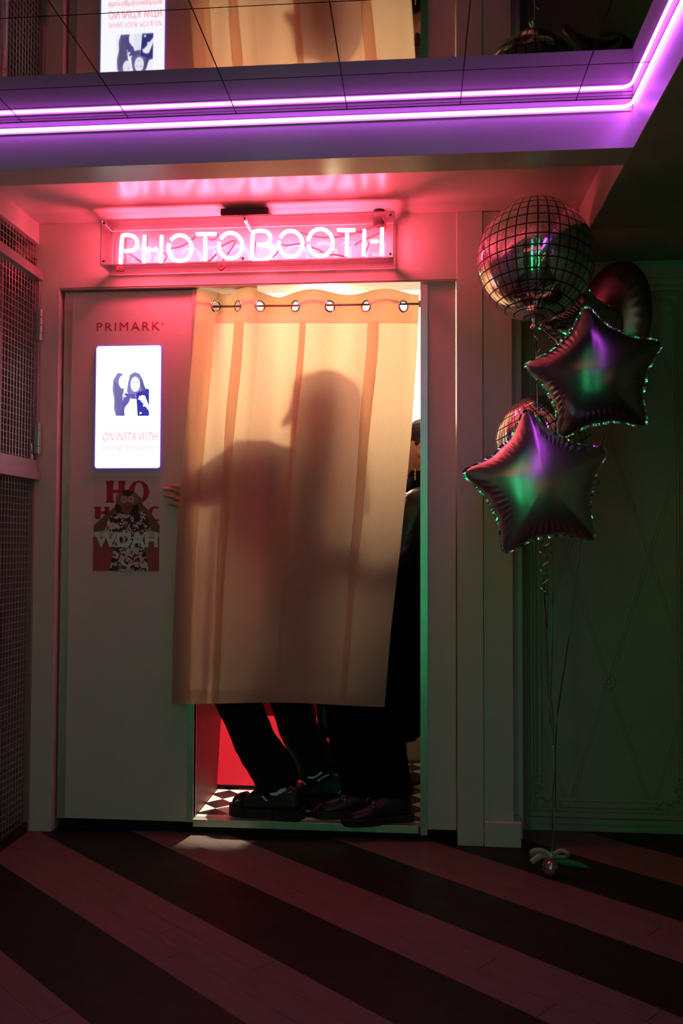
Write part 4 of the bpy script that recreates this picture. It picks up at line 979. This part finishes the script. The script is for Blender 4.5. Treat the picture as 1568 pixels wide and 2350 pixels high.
for hx_, hy_, ang, by in ((P(875, 1850, .10).x, .155, PI + .30, .0), (P(942, 1870, .06).x, .085, PI + .36, 0)):
    o, T, _p = shoe(pb, 'loafer', Vector((hx_, hy_, .055)), ang, .262, .098, .086, .030, 'shoe', 'l')
    bar = []; L = .262
    for k in range(9):
        a = math.radians(35 + 110 * k / 8); bar.append(T(.60 * L, .046 * math.cos(a), .026 + .064 * math.sin(a)))
    MB().tube(bar, .0024, 6).build('metal_bit', 'chrome', o, True)
    for q in (1, 7):
        MB().tube([bar[q] + (T(.01, 0, 0) - T(0, 0, 0)) * math.cos(a) + Vector((0, 0, .009)) * math.sin(a) for a in [2 * PI * k / 16 for k in range(17)]], .002, 6).build('metal_ring', 'chrome', o, True)
    st_ = [T(.57 * L, .050 * math.cos(math.radians(a)), .024 + .064 * math.sin(math.radians(a))) for a in range(10, 171, 10)]
    MB().tube(st_, .007, 6, flat=.4).build('strap', 'shoe', o, True)
er = MB(); ep = P(953, 1078, .20)
for k in range(6): er.ell(ep + Vector((.001 * (k % 2), 0, -.008 * k)), .0035, .0035, .0042, 8, 6)
er.build('earring', 'gold', pb, True)

# soft things hanging and lying behind the legs
fz = MB(); fc = P(770, 1745, .36)
fz.ell(fc, .075, .06, .09)
fo = remesh(fz, 'lump', 'hair', None, .012, 2, .01, 25)
random.seed(3); tuft = MB()
for v in list(fo.data.vertices)[::3]:
    d = (v.normal + Vector((random.uniform(-.5, .5), random.uniform(-.5, .5), random.uniform(-.9, .2)))).normalized(); p = v.co.copy()
    s = d.orthogonal().normalized() * .0022; tuft.add([p - s, p + s, p + d * random.uniform(.012, .026)], [(0, 1, 2)])
fm_ = fo.data; bpy.data.objects.remove(fo)
fur = thing('fur_bag', 'black furry bag in the shadow between the trouser legs inside the booth', 'bag', fc)
o = bpy.data.objects.new('pouch', fm_); COL.objects.link(o); o.parent = fur; o.matrix_parent_inverse = Matrix.Translation(fc).inverted()
tuft.build('fur', mat('fur', (.03, .022, .02), .7), fur)
MB().tube(smooth_path([fc + Vector((-.05, 0, .08)), fc + Vector((-.03, .01, .20)), fc + Vector((.03, .01, .20)), fc + Vector((.05, 0, .08))], 6), .005, 8).build('handle', 'leather', fur, True)
MB().ell(fc + Vector((0, 0, -.105)), .07, .055, .035).build('base', 'leather', fur, True)
gc = MB(); a, b_, c_, d_ = P(728, 1560, .33), P(768, 1560, .33), P(758, 1694, .33), P(728, 1690, .33)
R = []
for t in [k / 10 for k in range(11)]:
    l = a.lerp(d_, t); r = b_.lerp(c_, t); R.append([l, l + Vector((0, .02, 0)), (l + r) / 2 + Vector((0, .035, 0)), r + Vector((0, .02, 0)), r, (l + r) / 2 + Vector((0, -.008 + .004 * math.sin(6 * t), 0))])
cw = gc.loft(R).build('coat_flap', mat('grey_leather', (.05, .045, .045), .35, bump=.3, bscale=30), None, True)
tag(cw, 'dark grey leather coat flap hanging between the two pairs of legs', 'coat')

# ================================================================== LIGHTS OF THE ROOM (behind the camera) and an added rose fill
def tube_lamp(x, y, z0, z1, m, label, x2=None, y2=None, r=.013):
    t = thing('neon_tube', label, 'lamp', (x, y, z0)); a = Vector((x, y, z0)); b_ = Vector((x2 if x2 is not None else x, y2 if y2 is not None else y, z1))
    MB().tube([a, b_], r, 10).build('glass_tube', m, t, True); d = (b_ - a).normalized()
    MB().tube([a - d * .04, a], r * 1.4, 10).build('end_cap', 'black', t); MB().tube([b_, b_ + d * .04], r * 1.4, 10).build('end_cap', 'black', t)
GL = 'vertical green neon tube facing the booth'
tube_lamp(-1.02, -4.3, .10, 2.25, 'green', GL + ', left of a pair'); tube_lamp(-.86, -4.3, .10, 2.25, 'green', GL + ', right of a pair'); tube_lamp(.06, -4.5, .10, 2.25, 'green', GL + ', standing alone')
tube_lamp(-.9, -4.5, 1.9, 2.15, 'purple_tube', 'violet neon tube slanting on the wall behind the camera', x2=.5)
tube_lamp(-1.3, -2.9, 2.30, 2.30, 'rose_fill', 'unseen rose fill tube added under the mirrored ceiling to redden the floor', x2=.5, r=.02)  # added fill, out of view, tints the floor red
for k, (x, z, wl) in enumerate(((1.0, 1.5, 'middle of three'), (1.35, 1.7, 'highest of three'), (.8, 1.1, 'lowest of three'))):
    t = thing('wall_bulb', 'warm round bulb on the dark rear wall, ' + wl, 'lamp', (x, -4.76, z), 'warm wall bulbs')
    MB().ell((x, -4.70, z), .035, .035, .035).build('glass_bulb', 'warm', t, True); MB().tube([(x, -4.8, z), (x, -4.73, z)], .022, 12).build('socket', 'black', t)
